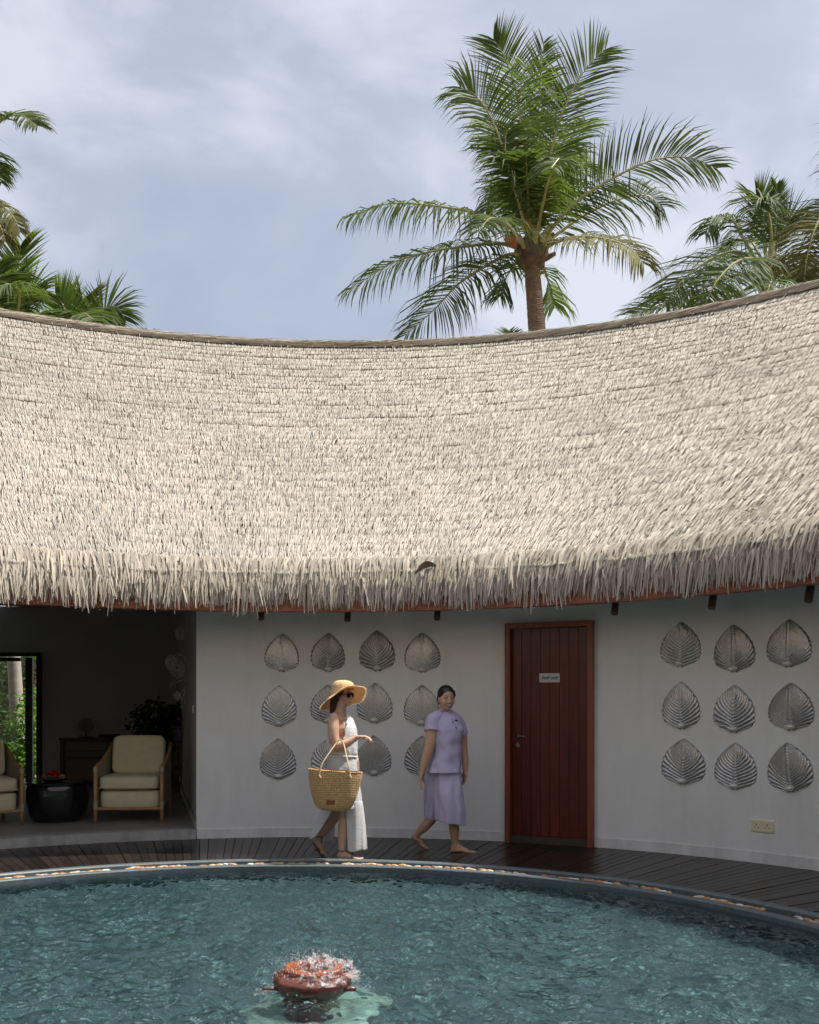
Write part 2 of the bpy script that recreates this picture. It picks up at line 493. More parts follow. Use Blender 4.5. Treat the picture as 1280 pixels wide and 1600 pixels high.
# walls
th_l = hit(307, 1309, R_WALL)[1]
th_d0 = hit(792, 1316, R_WALL)[1]; th_d1 = hit(929, 1322, R_WALL)[1]
DOOR_TOP = CAM_H + (HY - 975) / F_PX * hit(792, 1316, R_WALL)[0].y
w = MB()
ZW = 3.10
arc_wall(w, th_l, th_d0, R_WALL, R_WALL + 0.22, 0, ZW)
arc_wall(w, th_d0, th_d1, R_WALL, R_WALL + 0.22, DOOR_TOP, ZW, n=6)
arc_wall(w, th_d1, R_(118), R_WALL, R_WALL + 0.22, 0, ZW)
w.build('wall', M['wall'], bld)
th_far = R_(-62)
w = MB(); arc_wall(w, R_(118), R_(360) + th_far, R_WALL, R_WALL + 0.22, 0, ZW); w.build('wall', M['wall'], bld)
w = MB()
arc_wall(w, th_l + 0.001, th_d0 - 0.0005, R_WALL - 0.012, R_WALL, 0.0, 0.10)
arc_wall(w, th_d1 + 0.0005, R_(118), R_WALL - 0.012, R_WALL, 0.0, 0.10)
w.build('skirting', M['skirt'], bld)
# back of house
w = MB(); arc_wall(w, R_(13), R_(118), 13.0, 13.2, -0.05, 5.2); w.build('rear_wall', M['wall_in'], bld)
# lounge: side wall, back wall, ceiling, raised floor
PF = 0.095
a0 = pol(th_l, R_WALL + 0.0, 0); a1 = Q(279, 1225, 16.1); a1.z = 0
def quadwall(p, q, z0, z1, thick, nrm):
    nrm = Vector(nrm).normalized() * thick
    vs = [(p.x, p.y, z0), (q.x, q.y, z0), (q.x, q.y, z1), (p.x, p.y, z1)]
    vs += [(v[0] + nrm.x, v[1] + nrm.y, v[2]) for v in vs]
    return vs, [(0, 1, 2, 3), (7, 6, 5, 4), (0, 4, 5, 1), (1, 5, 6, 2), (2, 6, 7, 3), (3, 7, 4, 0)]
a0w = pol(th_l - 0.0006, R_WALL + 0.2, 0)
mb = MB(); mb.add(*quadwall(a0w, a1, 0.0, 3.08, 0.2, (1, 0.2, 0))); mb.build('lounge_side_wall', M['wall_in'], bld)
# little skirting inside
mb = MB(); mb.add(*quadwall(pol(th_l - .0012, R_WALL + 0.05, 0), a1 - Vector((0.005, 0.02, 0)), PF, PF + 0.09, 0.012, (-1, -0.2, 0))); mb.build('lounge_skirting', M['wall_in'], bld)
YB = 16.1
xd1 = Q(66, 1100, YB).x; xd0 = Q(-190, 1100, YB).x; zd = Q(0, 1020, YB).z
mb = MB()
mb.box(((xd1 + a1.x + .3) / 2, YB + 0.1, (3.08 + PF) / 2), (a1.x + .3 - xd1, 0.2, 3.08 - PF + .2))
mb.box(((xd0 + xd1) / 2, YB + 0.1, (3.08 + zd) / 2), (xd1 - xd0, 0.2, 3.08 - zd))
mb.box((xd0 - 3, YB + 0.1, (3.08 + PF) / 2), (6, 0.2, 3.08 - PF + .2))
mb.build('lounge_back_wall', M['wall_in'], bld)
mb = MB()
vs = []; fs = []
K = 26
for i in range(K + 1):
    th = th_l - 0.0012 + (th_far - th_l) * i / K
    p = pol(th, R_WALL - 0.01, PF); vs.append(p); vs.append((p.x, p.y, 0.0))
    vs.append(Vector((a1.x + (p.x - a0.x) * 1.9, 17.2, PF)))
for i in range(K):
    a = i * 3; b = a + 3
    fs.append((a, b, b + 2, a + 2))
mb.add(vs, fs); mb.build('lounge_floor', M['concrete'], bld)
mb = MB(); arc_wall(mb, th_l - 0.0012, th_far, R_WALL - 0.035, R_WALL + 0.15, 0.0, PF + 0.004, n=26)
mb.build('step_edge', M['white_edge'], bld)
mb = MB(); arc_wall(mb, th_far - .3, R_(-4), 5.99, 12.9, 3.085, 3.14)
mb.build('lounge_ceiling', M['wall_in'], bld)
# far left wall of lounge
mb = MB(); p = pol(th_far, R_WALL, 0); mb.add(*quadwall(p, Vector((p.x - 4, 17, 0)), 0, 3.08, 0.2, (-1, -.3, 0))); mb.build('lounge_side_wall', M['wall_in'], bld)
# glass door frame in the back wall
M['frame'] = mat('dark_frame', (0.018, 0.015, 0.013), 0.4)
M['glass'] = mat('pane_glass', (0.9, 0.95, 0.92), 0.02, alpha=0.12)
gd = MB()
gd.box((xd1 - 0.035, YB - 0.02, (zd + PF) / 2), (0.07, 0.12, zd - PF))
gd.box((xd0 + 0.035, YB - 0.02, (zd + PF) / 2), (0.07, 0.12, zd - PF))
gd.box(((xd0 + xd1) / 2, YB - 0.02, zd - 0.03), (xd1 - xd0 - .14, 0.12, 0.06))
gdf = gd.build('garden_door', M['frame'], bld)
M['stile'] = mat('olive_stile', (0.075, 0.075, 0.05), 0.4)
x0, x1 = Q(40, 0, YB + .05).x, Q(51, 0, YB + .05).x
sd = MB(); zt = zd - .08
sd.box(((x0 + x1) / 2, YB + 0.06, (zt + PF) / 2), (x1 - x0, 0.05, zt - PF))
sd.box(((xd0 + x0) / 2, YB + 0.06, zt - 0.03), (x0 - xd0 - .16, 0.05, 0.06))
sd.box(((xd0 + x0) / 2, YB + 0.06, PF + 0.05), (x0 - xd0 - .16, 0.05, 0.1))
sd.box((xd0 + .12, YB + 0.06, (zt + PF) / 2), (0.08, 0.05, zt - PF))
sd.build('sliding_frame', M['stile'], gdf)
MB().box(((xd0 + x0) / 2, YB + 0.06, (zt + PF) / 2), (x0 - xd0 - .3, 0.008, zt - PF - .2)).build('pane', M['glass'], gdf)
# wall switch and small socket on lounge side wall
for py, h in ((1108, .08), (1217, .07)):
    pp = a0.lerp(a1, 0.06 if py == 1108 else .80); pp.z = CAM_H - (py - HY) / F_PX * pp.y; pp.x -= 0.008; 
    nm = MB().box(pp, (0.012, 0.08, h)).build('wall_switch' if py == 1108 else 'wall_socket', M['ivory'] if py > 1200 else M['wall'])
    tag(nm, 'small grey switch on the lounge side wall at eye height' if py == 1108 else 'small pale socket low on the lounge side wall', 'switch' if py == 1108 else 'socket')

# door: plane between the two jambs
dl, dr = pol(th_d0, R_WALL, 0), pol(th_d1, R_WALL, 0)
dx = (dr - dl); dw = dx.length; dx.normalize(); dn = Vector((dx.y, -dx.x, 0))       # dn faces the court
DM = Matrix((dx, -dn, Vector((0, 0, 1)))).transposed()
def dpt(u, z, d=0): return dl + dx * u + dn * d + Vector((0, 0, z))
door = empty('plank_door', dpt(dw / 2, 0))
mb = MB(); jw = 0.055
mb.box(dpt(jw / 2, (DOOR_TOP) / 2, 0.0), (jw, 0.14, DOOR_TOP), DM)
mb.box(dpt(dw - jw / 2, (DOOR_TOP) / 2, 0.0), (jw, 0.14, DOOR_TOP), DM)
mb.box(dpt(dw / 2, DOOR_TOP - jw / 2, 0.0), (dw - 2 * jw - .001, 0.136, jw), DM)
mb.build('door_frame', M['jamb'], bld, bevel=0.004)
door.parent = bld; door.location = wloc(door) - wloc(bld)
npk = 8; iw = dw - 2 * jw - 0.008; pw = iw / npk
for i in range(npk):
    mb = MB(); zz0 = 0.075; zz1 = DOOR_TOP - jw - 0.006
    mb.box(dpt(jw + 0.004 + pw * (i + 0.5), (zz0 + zz1) / 2, -0.02), (pw - 0.0035, 0.035, zz1 - zz0), DM)
    mb.build('plank', M['door'], door, bevel=0.002)
MB().box(dpt(dw / 2, (zz0 + zz1) / 2, -0.045), (iw, 0.012, zz1 - zz0), DM).build('backing_board', M['pole'], door)
MB().box(dpt(dw / 2, 0.0375, -0.015), (iw, 0.12, 0.073), DM).build('threshold', M['pole'], bld)
hz = CAM_H - (1151 - HY) / F_PX * dl.y
hd = MB()
hd.tube([dpt(.12, hz, -.004), dpt(.12, hz, .012)], [.024, .022], 16)
hd.tube([dpt(.12, hz, .01), dpt(.12, hz, .045), dpt(.135, hz + .004, .05), dpt(.17, hz + .009, .05), dpt(.20, hz + .005, .05), dpt(.225, hz - .002, .048)], [.008, .008, .008, .007, .007, .006], 8)
hd.build('handle', M['brass'], door, smooth=True)
MB().tube([dpt(.12, hz - .085, -.004), dpt(.12, hz - .085, .004)], [.022, .02], 16).build('keyhole', M['brass'], door)
MB().box(dpt(.12, hz - .088, .0045), (.006, .003, .016), DM).build('key_slot', M['ink'], door)
# paper notice on the door
zs = CAM_H - (1060 - HY) / F_PX * dl.y
u0 = (Q(848, 0, dl.y) - dl).dot(dx) + 0.01
sg = empty('paper_notice', dpt(u0 + .11, zs, .0005))
tag(sg, 'small white paper notice with handwritten words on the mahogany plank door', 'notice')
MB().box(dpt(u0 + .11, zs, .0005), (.215, .003, .092), DM).build('sheet', M['paper'], sg)
cu = bpy.data.curves.new('words', 'FONT'); cu.body = 'Staff only'; cu.size = 0.048; cu.align_x = 'CENTER'; cu.align_y = 'CENTER'; cu.shear = 0.35; cu.extrude = 0.0004; cu.offset = 0.0007
tmp = bpy.data.objects.new('words', cu); COL.objects.link(tmp)
bpy.context.view_layer.update()
me = bpy.data.meshes.new_from_object(tmp.evaluated_get(bpy.context.evaluated_depsgraph_get()))
bpy.data.objects.remove(tmp); me.materials.clear(); me.materials.append(M['ink']); me.name = 'words'
tx = bpy.data.objects.new('words', me); COL.objects.link(tx); tx.parent = sg
tx.matrix_local = Matrix.Translation(dn * 0.0028) @ Matrix((dx, Vector((0, 0, 1)), dn)).transposed().to_4x4()

# ------------------------------------------------------------------ beam under the eave, rafters
mb = MB(); arc_wall(mb, R_(-100), R_(100), 4.86, 4.98, 2.330, 2.50, n=110); mb.build('eave_beam', M['beam'], bld)
mb = MB()
for k in range(-52, 60, 4):
    th = R_(k + 1.0); mb2 = MB(); mb2.tube([pol(th, 5.0, 2.60), pol(th, 10.9, 6.86)], 0.05, 8); mb2.build('rafter', M['pole'], bld)
# underside boards of the roof (also carries the blades)
def roof_pt(th, t, h=0.0):
    """t = metres down.. up the slope from the eave"""
    L = math.hypot(R_TOP - R_EAVE, Z_TOP - Z_EAVE)
    f = t / L
    sag = -0.05 * math.sin(PI * f)
    r = R_EAVE + (R_TOP - R_EAVE) * f; z = Z_EAVE + (Z_TOP - Z_EAVE) * f + sag
    return r, z
L_ROOF = math.hypot(R_TOP - R_EAVE, Z_TOP - Z_EAVE)
SN = (Z_TOP - Z_EAVE) / L_ROOF; CN = (R_TOP - R_EAVE) / L_ROOF
prof = [roof_pt(0, .14 + (L_ROOF - .14) * i / 12) for i in range(13)] + [(R_TOP + .4, Z_TOP - 0.1), (13.9, 4.9), (13.85, 4.8), (R_TOP, Z_TOP - .28)] + [(roof_pt(0, L_ROOF * i / 6)[0], roof_pt(0, L_ROOF * i / 6)[1] - .16) for i in (5, 4, 3, 2, 1)] + [(roof_pt(0, .2)[0], roof_pt(0, .2)[1] - .07)]
vs = []; fs = []; KS = 120; n = len(prof)
for k in range(KS + 1):
    th = R_(-112 + 224 * k / KS)
    for r, z in prof: vs.append(pol(th, r, z))
for k in range(KS):
    for j in range(n):
        j2 = (j + 1) % n
        fs.append((k * n + j, k * n + j2, (k + 1) * n + j2, (k + 1) * n + j))
fs.append(tuple(range(n - 1, -1, -1))); fs.append(tuple(KS * n + j for j in range(n)))
M['thatch_far'] = mat('thatch_plain', (0.46, 0.39, 0.30), 0.85, var=(10, .3), bump=(60, 1.0, .03), stretch=(1, 1, 3), spec=.1)
mb = MB(); v2 = []; f2 = []
prof2_ = [(4.62, 2.36), (4.80, 2.68)] + [roof_pt(0, L_ROOF * i / 8) for i in range(1, 9)] + [(R_TOP + .4, Z_TOP - .1), (13.9, 4.9)]
for k in range(61):
    th = R_(100 + 160 * k / 60)
    for r, z in prof2_: v2.append(pol(th, r, z + .03))
m2 = len(prof2_)
for k in range(60):
    for j in range(m2 - 1): f2.append((k * m2 + j, k * m2 + j + 1, (k + 1) * m2 + j + 1, (k + 1) * m2 + j))
mb.add(v2, f2).build('rear_thatch', M['thatch_far'], bld)
roof = MB().add(vs, fs).build('roof', M['thatch_base'], bld)

def pn(th, t, s1, s2, seed):
    """cheap smooth noise"""
    return (np.sin(th * s1 + seed) * np.sin(t * s2 + seed * 1.7) + 0.6 * np.sin(th * s1 * 2.3 + t * s2 * 1.4 + seed * 2.1)) / 1.6

def blades(th, t, length, width, lift0, lift1, hang, tilt, shade, curl=0.3):
    """arrays -> blade vertices. base at slope pos t+length, tip at t. hang = 0 along the slope .. 1 straight down"""
    n = len(th)
    L = L_ROOF
    f = t / L
    r = R_EAVE + (R_TOP - R_EAVE) * f; z = Z_EAVE + (Z_TOP - Z_EAVE) * f - 0.05 * np.sin(PI * f)
    st, ct = np.sin(th), np.cos(th)
    rad = np.stack([st, ct, np.zeros(n)], -1); tan = np.stack([ct, -st, np.zeros(n)], -1); up = np.array([0, 0, 1.0])
    down = -rad * CN - up * SN                                   # down the slope
    nor = -rad * SN + up * CN
    tip0 = np.stack([CX + r * st, CY + r * ct, z], -1)
    base = tip0 - down * length[:, None] + nor * lift0[:, None]
    h1 = hang * 0.30
    d1 = down * (1 - h1)[:, None] - up * h1[:, None]; d1 /= np.linalg.norm(d1, axis=1)[:, None]; d1 = d1 + tan * tilt[:, None]
    d = down * (1 - hang)[:, None] - up * hang[:, None]
    d /= np.linalg.norm(d, axis=1)[:, None]
    d = d1 * .4 + (d + tan * tilt[:, None]) * .6
    mid = base + d1 * (length * 0.40)[:, None] + nor * ((lift1 - lift0) * 0.75)[:, None]
    tip = base + d * (length * 1.0)[:, None] + nor * ((lift1 - lift0))[:, None]
    tip = tip - up * (length * curl * 0.10)[:, None]
    w = tan * (width * 0.5)[:, None]
    tw = nor * (width * NR.uniform(-.35, .35, n))[:, None]
    V = np.stack([base - w - tw, base + w + tw, mid + w * .95 + tw, mid - w * .95 - tw, tip + w * .3, tip - w * .3], 1)
    S = np.stack([shade * 0.9, shade * 0.9, shade, shade, shade * 1.02, shade * 1.02], 1)
    return V.reshape(-1, 3), S.reshape(-1)

def blade_faces(n):
    b = np.arange(n)[:, None] * 6
    q1 = b + np.array([0, 1, 2, 3]); q2 = b + np.array([3, 2, 4, 5])
    return np.concatenate([q1, q2], 1).reshape(-1), np.full(n * 2, 4)

VS = []; SS = []; nt_ = 0
t = 0.05; row = 0
while t < L_ROOF - 0.02:
    f = t / L_ROOF
    r = R_EAVE + (R_TOP - R_EAVE) * f
    sp = 0.135 + 0.055 * f
    def one(a0, a1, step, big):
        global VS, SS
        n = int((a1 - a0) * r / step)
        th = np.linspace(a0, a1, n) + NR.normal(0, step * 1.2 / r, n)
        wave = 0.030 * pn(th, np.full(n, t), 3.1, 1.0, row * 0.9) + 0.018 * pn(th, np.full(n, t), 11, 2.0, row * 1.7) + 0.012 * np.sin(th * 47 + row)
        clump = pn(th, np.full(n, t), 60, 9, row * 0.37)
        tt = t + wave + NR.normal(0, 0.009, n) + 0.007 * clump
        ln = NR.uniform(0.24, 0.32, n)
        wd = NR.uniform(0.0055, 0.011, n) * big
        l0 = np.full(n, -0.012)
        l1 = np.abs(NR.normal(0.037, 0.005, n)) + 0.005 * clump
        stray = NR.random(n) < 0.012
        l1 = np.where(stray, l1 + 0.05, l1)
        tilt = NR.normal(0, 0.06, n) + 0.06 * pn(th, np.full(n, t), 17, 2.2, 4.0)
        sh = NR.normal(1.0, 0.085, n) + 0.03 * clump + 0.05 * pn(th, np.full(n, t), 5, 1.1, 1.0)
        dk = NR.random(n) < 0.035
        sh = np.where(dk, sh * 0.5, sh)
        v, s = blades(th, tt, ln, wd, l0, l1, np.full(n, 0.05), tilt, np.clip(sh, .3, 1.35))
        VS.append(v); SS.append(s)
    one(R_(-44), R_(66), 0.0038, 1.0)
    one(R_(-105), R_(-44), 0.022, 2.2); one(R_(66), R_(105), 0.022, 2.2)
    t += sp; row += 1
V = np.concatenate(VS); S = np.concatenate(SS)
F, T = blade_faces(len(V) // 6)
np_mesh('thatch', V, F, T, M['thatch'], bld, shade=S)['kind'] = 'stuff'
print('thatch blades', len(V) // 6)
# eave fringe: several ragged layers hanging over the beam
VS = []; SS = []
for lay in range(6):
    for a0, a1, step, big in ((R_(-46), R_(68), 0.0095, 1.0), (R_(-105), R_(-46), 0.03, 2), (R_(68), R_(105), 0.03, 2)):
        n = int((a1 - a0) * R_EAVE / step)
        th = np.linspace(a0, a1, n) + NR.normal(0, step / R_EAVE, n)
        bunch = pn(th, np.zeros(n), 42, 0, lay * 1.3 + .7) ; slow = pn(th, np.zeros(n), 9, 0, lay + 2.0)
        ln = 0.395 + 0.065 * bunch + 0.04 * slow + NR.normal(0, 0.03, n) - 0.018 * lay
        ln = np.clip(ln, .2, .56)
        wd = NR.uniform(0.013, 0.030, n) * big
        l0 = np.full(n, -0.03 + 0.017 * lay); l1 = l0 + NR.uniform(0.0, 0.035, n)
        tt = -ln + 0.12 + 0.030 * lay + NR.normal(0, .012, n)
        hang = np.clip(NR.normal(0.92 - .085 * lay, 0.05, n), .35, 1)
        tilt = NR.normal(0.0, 0.10, n) + 0.13 * pn(th, np.zeros(n), 23, 0, 3.3 + lay * .4)
        sh = NR.normal(0.98, 0.15, n)
        sh = np.where(NR.random(n) < 0.05, sh * 0.55, sh)
        v, s = blades(th, tt, ln, wd, l0, l1, hang, tilt, np.clip(sh, .3, 1.3), 0.2)
        VS.append(v); SS.append(s)
V = np.concatenate(VS); S = np.concatenate(SS)
F, T = blade_faces(len(V) // 6)
np_mesh('eave_fringe', V, F, T, M['fringe'], bld, shade=S)['kind'] = 'stuff'
# ridge roll: a core with long strands laid along it
mb = MB(); pts = [pol(R_(-105 + 210 * i / 100), R_TOP + .02, Z_TOP + 0.05 + 0.012 * math.sin(i * 1.7)) for i in range(101)]
mb.tube(pts, 0.07, 10, up=(0, 0, 1)); core = mb.build('ridge_roll', M['ridge'], bld, smooth=True)
core.data.attributes.new('shade', 'FLOAT', 'POINT').data.foreach_set('value', [0.45] * len(core.data.vertices))
V = []; S = []
for i in range(7000):
    th = R_(rng.uniform(-50, 64)); ph = rng.uniform(-0.6, PI + .3); ln = rng.uniform(.25, .6); dph = rng.gauss(0.5, .35) * ln * 2.2
    w_ = rng.uniform(.008, .018); rr_ = .072 + rng.uniform(0, .018)
    pp = []
    for k in range(3):
        a = ph + dph * k / 2; q = th + ln * k / 2 / R_TOP
        lift = 0.012 * k if rng.random() < .3 else 0
        p = pol(q, R_TOP + .02 - math.cos(a) * (rr_ + lift), Z_TOP + .05 + math.sin(a) * (rr_ + lift) * 0.95)
        wv = Vector((0, 0, math.cos(a))) * w_ / 2 + pol(q, math.sin(a), 0).xyz * 0 + Vector((math.sin(q), math.cos(q), 0)) * (math.sin(a) * w_ / 2)
        wk = (1, 1, .3)[k]
        pp.append((p - wv * wk, p + wv * wk))
    V += [pp[0][0], pp[0][1], pp[1][1], pp[1][0], pp[2][1], pp[2][0]]
    s = max(.4, rng.gauss(1, .25)); S += [s] * 6
F, T = blade_faces(len(V) // 6)
np_mesh('ridge_strands', np.array([tuple(v) for v in V]), F, T, M['ridge'], bld, shade=S)['kind'] = 'stuff'
# lifted flap of thatch over the eave and a few dead leaves stuck on the roof
M['dead'] = mat('dead_leaf', (0.16, 0.12, 0.09), 0.8, var=(20, .3))
def on_roof(px, py):
    a = (px - HX) / F_PX; b = -(py - HY) / F_PX
    lo, hi = 5.0, 20.0
    for _ in range(50):
        Y = (lo + hi) / 2; x = a * Y; z = CAM_H + b * Y; r = math.hypot(x - CX, Y - CY)
        if z < Z_EAVE + (r - R_EAVE) * SN / CN: hi = Y
        else: lo = Y
    # the sight line enters the roof from below: pick the crossing
    for k in range(4000):
        Y = 6 + k * 0.004; x = a * Y; z = CAM_H + b * Y; r = math.hypot(x - CX, Y - CY)
        if r > R_EAVE - .1 and z < Z_EAVE + (r - R_EAVE) * SN / CN: break
    return Vector((x, Y, z)), math.atan2(x - CX, Y - CY)
mb = MB(); vs = []; fs = []
for i in range(13):
    u = i / 12; px = 650 + 34 * u; py = 903 - 15 * math.sin(PI * min(u * .62 + .02, 1)) 
    p, th_ = on_roof(px, py)
    o_ = Vector((-math.sin(th_), -math.cos(th_), 0.55)) 
    vs += [p + o_ * (.06 + .05 * math.sin(PI * u)), p + o_ * (.05 + .03 * math.sin(PI * u)) + Vector((0, 0, -.035 * math.sin(PI * u) - .01))]
for i in range(12): fs.append((i * 2, i * 2 + 1, i * 2 + 3, i * 2 + 2))
mb.add(vs, fs).build('lifted_flap', M['dead'], bld)
mb = MB()
for px, py, an in ((1160, 712, .9), (940, 548, -1.2), (556, 668, 1.3), (343, 658, 1.5), (508, 745, 1.2), (52, 668, .8), (640, 598, 1.4), (785, 800, -1.1), (880, 838, 1.0), (170, 655, 1.1), (1198, 560, -.9), (720, 826, 1.3)):
    p, th_ = on_roof(px, py); tn = Vector((math.cos(th_), -math.sin(th_), 0)); dn_ = Vector((-math.sin(th_) * CN, -math.cos(th_) * CN, -SN)); up_ = Vector((-math.sin(th_) * SN, -math.cos(th_) * SN, CN))
    d = dn_ * math.sin(an) * (1 if an > 0 else -1) + tn * math.cos(an) * (1 if an < 0 else -1) ; q = p + up_ * .075; s_ = d.cross(up_).normalized() * .012
    l = rng.uniform(.09, .16)
    mb.add([q - d * l / 2, q + s_ + up_ * .01, q + d * l / 2, q - s_], [(0, 1, 2, 3)])
mb.build('dead_leaf', M['dead'], bld)['kind'] = 'stuff'
# ------------------------------------------------------------------ silver leaf reliefs on the wall
SH_V = [0, .03, .07, .14, .24, .36, .5, .64, .78, .88, .95, 1.0]
SH_W = [.20, .40, .70, .90, .985, 1.0, .95, .83, .60, .38, .19, .02]
def relief_mesh(seed):
    r = random.Random(seed)
    nu, nv = 36, 72
    nveins = r.choice([14, 16, 18, 21]); kk = r.uniform(.36, .62); skew = r.uniform(-.05, .05); curve = r.uniform(.85, 1.15)
    vs = []; fs = []; sh = []
    asy = r.uniform(-.05, .05)
    for j in range(nv + 1):
        v = j / nv
        w_ = float(np.interp(v, SH_V, SH_W))
        for i in range(nu + 1):
            u = -1 + 2 * i / nu
            au = abs(u)
            ph = nveins * (v - kk * (au ** curve) * (0.22 + 0.95 * v)) + 0.35 * math.sin(5 * u + seed) * au + .25 * noise.noise(Vector((u * 2.5, v * 4, seed * 3.1)))
            rib = 0.5 + 0.5 * math.cos(2 * PI * ph)
            rib = rib ** 0.7
            # scalloped rim where each rib ends
            sc_ = 1 + 0.028 * math.cos(2 * PI * ph) * au ** 6 + asy * u * .5
            x = u * w_ * sc_ + skew * math.sin(PI * v)
            dome = 0.11 * (1 - au ** 2.4) * math.sin(PI * min(max(v, .03), .97)) ** .5
            h = 0.06 + dome + 0.085 * (rib - .5) * min(1, au * 7) * (1 - au ** 12)
            h += 0.06 * math.exp(-(u * w_ / 0.035) ** 2) * (1 - v)
            h -= 0.02 * math.exp(-((au * w_ - .075) / 0.03) ** 2)
            drop = 0 if w_ > .05 else 0
            vv = v - (0.045 * (1 - abs(2 * au - 1)) if v < .08 else 0) * (1 - v / .08)
            if i in (0, nu) or j in (0, nv): h = 0.0
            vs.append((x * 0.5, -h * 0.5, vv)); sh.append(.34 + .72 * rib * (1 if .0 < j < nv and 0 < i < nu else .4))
    for j in range(nv):
        for i in range(nu):
            a = j * (nu + 1) + i
            fs.append((a, a + 1, a + nu + 2, a + nu + 1))
    me = bpy.data.meshes.new('leaf_relief'); me.from_pydata(vs, [], fs); me.materials.append(M['relief'])
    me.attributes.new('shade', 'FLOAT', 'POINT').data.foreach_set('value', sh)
    me.polygons.foreach_set('use_smooth', [True] * len(me.polygons)); me.update()
    return me
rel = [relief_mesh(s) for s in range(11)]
b = MB().ell((0, 0, 0), (1, .55, .75), seg=14, rings=8)
kme = bpy.data.meshes.new('stem_knob'); kme.from_pydata(b.v, [], b.f); kme.materials.append(M['knob']); kme.polygons.foreach_set('use_smooth', [True] * len(kme.polygons))
lf = [(440, 990, 1048, 54), (513, 989, 1048, 54), (590, 985, 1047, 57), (661, 989, 1049, 57),
      (436, 1071, 1133, 55), (513, 1070, 1128, 56), (585, 1067, 1128, 57), (659, 1070, 1132, 57),
      (436, 1154, 1215, 57), (514, 1153, 1213, 55), (585, 1149, 1210, 55), (660, 1150, 1210, 57),
      (1063, 972, 1040, 62), (1148, 976, 1048, 62), (1233, 968, 1040, 67),
      (1066, 1065, 1137, 58), (1147, 1070, 1142, 63), (1237, 1067, 1139, 68),
      (1067, 1154, 1223, 68), (1149, 1160, 1231, 64), (1237, 1160, 1235, 68)]
LL = ['brownish leaf relief at the top left corner of the left group', 'brownish leaf relief in the top row just above the straw hat',
      'tall pointed leaf relief, top row, third from the left', 'top row leaf relief nearest the door, above and left of the dark haired head',
      'leaf relief in the middle row, leftmost of all', 'leaf relief half hidden behind the straw hat and ponytail',
      'leaf relief right of the straw hat brim, fully visible', 'leaf relief just left of the head of the woman in lavender',
      'leaf relief in the bottom left corner of the left group', 'leaf relief mostly hidden behind the white top and above the basket',
      'bottom row leaf relief in front of the outstretched hand', 'bottom row leaf relief cut off by the lavender sleeve and arm',
      'top row leaf relief right of the door, nearest to it', 'brownish top row leaf relief in the middle column right of the door', 'large top row leaf relief at the right edge',
      'narrow leaf relief in the middle row, first right of the door', 'leaf relief at the very centre of the nine right of the door', 'broad middle row leaf relief at the right edge',
      'bright silver leaf relief in the bottom row, first right of the door', 'bottom row leaf relief directly above the wall socket side', 'bottom right corner leaf relief with slanting base']
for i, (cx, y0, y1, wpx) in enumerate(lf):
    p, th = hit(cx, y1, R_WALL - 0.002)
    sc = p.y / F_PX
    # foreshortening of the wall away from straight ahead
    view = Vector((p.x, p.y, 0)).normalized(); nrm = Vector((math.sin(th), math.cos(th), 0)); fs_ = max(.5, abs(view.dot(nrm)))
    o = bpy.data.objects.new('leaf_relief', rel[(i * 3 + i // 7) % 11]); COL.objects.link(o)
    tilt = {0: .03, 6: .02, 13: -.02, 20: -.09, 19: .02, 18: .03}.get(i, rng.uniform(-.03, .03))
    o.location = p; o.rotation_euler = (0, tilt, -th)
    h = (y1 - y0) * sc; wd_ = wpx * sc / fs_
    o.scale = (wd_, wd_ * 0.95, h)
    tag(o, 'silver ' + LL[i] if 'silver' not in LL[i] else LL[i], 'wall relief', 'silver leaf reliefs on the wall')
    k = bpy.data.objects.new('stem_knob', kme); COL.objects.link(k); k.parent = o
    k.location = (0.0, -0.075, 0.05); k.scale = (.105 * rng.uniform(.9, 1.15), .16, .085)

# electrical socket low on the wall
p, th = hit(1191.5, 1291, R_WALL - 0.006)
sk = empty('wall_socket', p); sk.rotation_euler = (0, 0, -th)
tag(sk, 'ivory double wall socket low on the wall under the right leaf reliefs', 'socket')
def local(name, vsfs, m, parent, loc=(0, 0, 0), smooth=False, bevel=0):
    o = vsfs.build(name, m, None, smooth, bevel); o.parent = parent; o.location = loc; return o
local('socket_plate', MB().box((0, 0, 0), (.215, .014, .108)), M['ivory'], sk, bevel=.003)
for s in (-1, 1):
    q = local('socket_face', MB().box((0, 0, 0), (.094, .004, .09)), M['ivory'], sk, (s * .05, -.009, 0), bevel=.001)
    mb = MB(); mb.box((0, -.003, .012), (.009, .002, .014)); mb.box((-.017, -.003, -.012), (.011, .002, .007)); mb.box((.017, -.003, -.012), (.011, .002, .007))
    local('pin_hole', mb, M['ink'], q)
    local('rocker_switch', MB().box((0, -.004, .03), (.014, .004, .018)), M['paper'], q, (.028 * s, 0, 0))

# ------------------------------------------------------------------ spotlights hanging behind the beam
M['spot'] = mat('brown_lamp_housing', (0.055, 0.038, 0.03), 0.55, var=(12, .25))
near_ = ['above the leftmost leaf column', 'above the straw hat', 'above the gap between the last leaf column and the door', 'just right of the wooden door', 'above the middle leaf column on the right', 'at the right edge above the outermost leaves']
for (px, py), nm in zip(((408, 968), (543, 970), (683, 968), (960, 960), (1112, 951), (1263, 940)), near_):
    p, th = hit(px, py, 5.10)
    e_ = empty('spotlight', p)
    e_.rotation_euler = (R_(-16), 0, -th)
    tag(e_, 'short brown cylindrical spotlight ' + nm, 'spotlight', 'spotlights hanging under the eave')
    local('lamp_housing', MB().lathe((0, 0, 0), [(.020, .004), (.031, 0), (.032, .01), (.032, .17), (.02, .18)], 16, closed=True), M['spot'], e_, smooth=False)
    local('bracket', MB().tube([(0, 0, .17), (0, -0.02, .26)], .010, 8), M['pole'], e_)

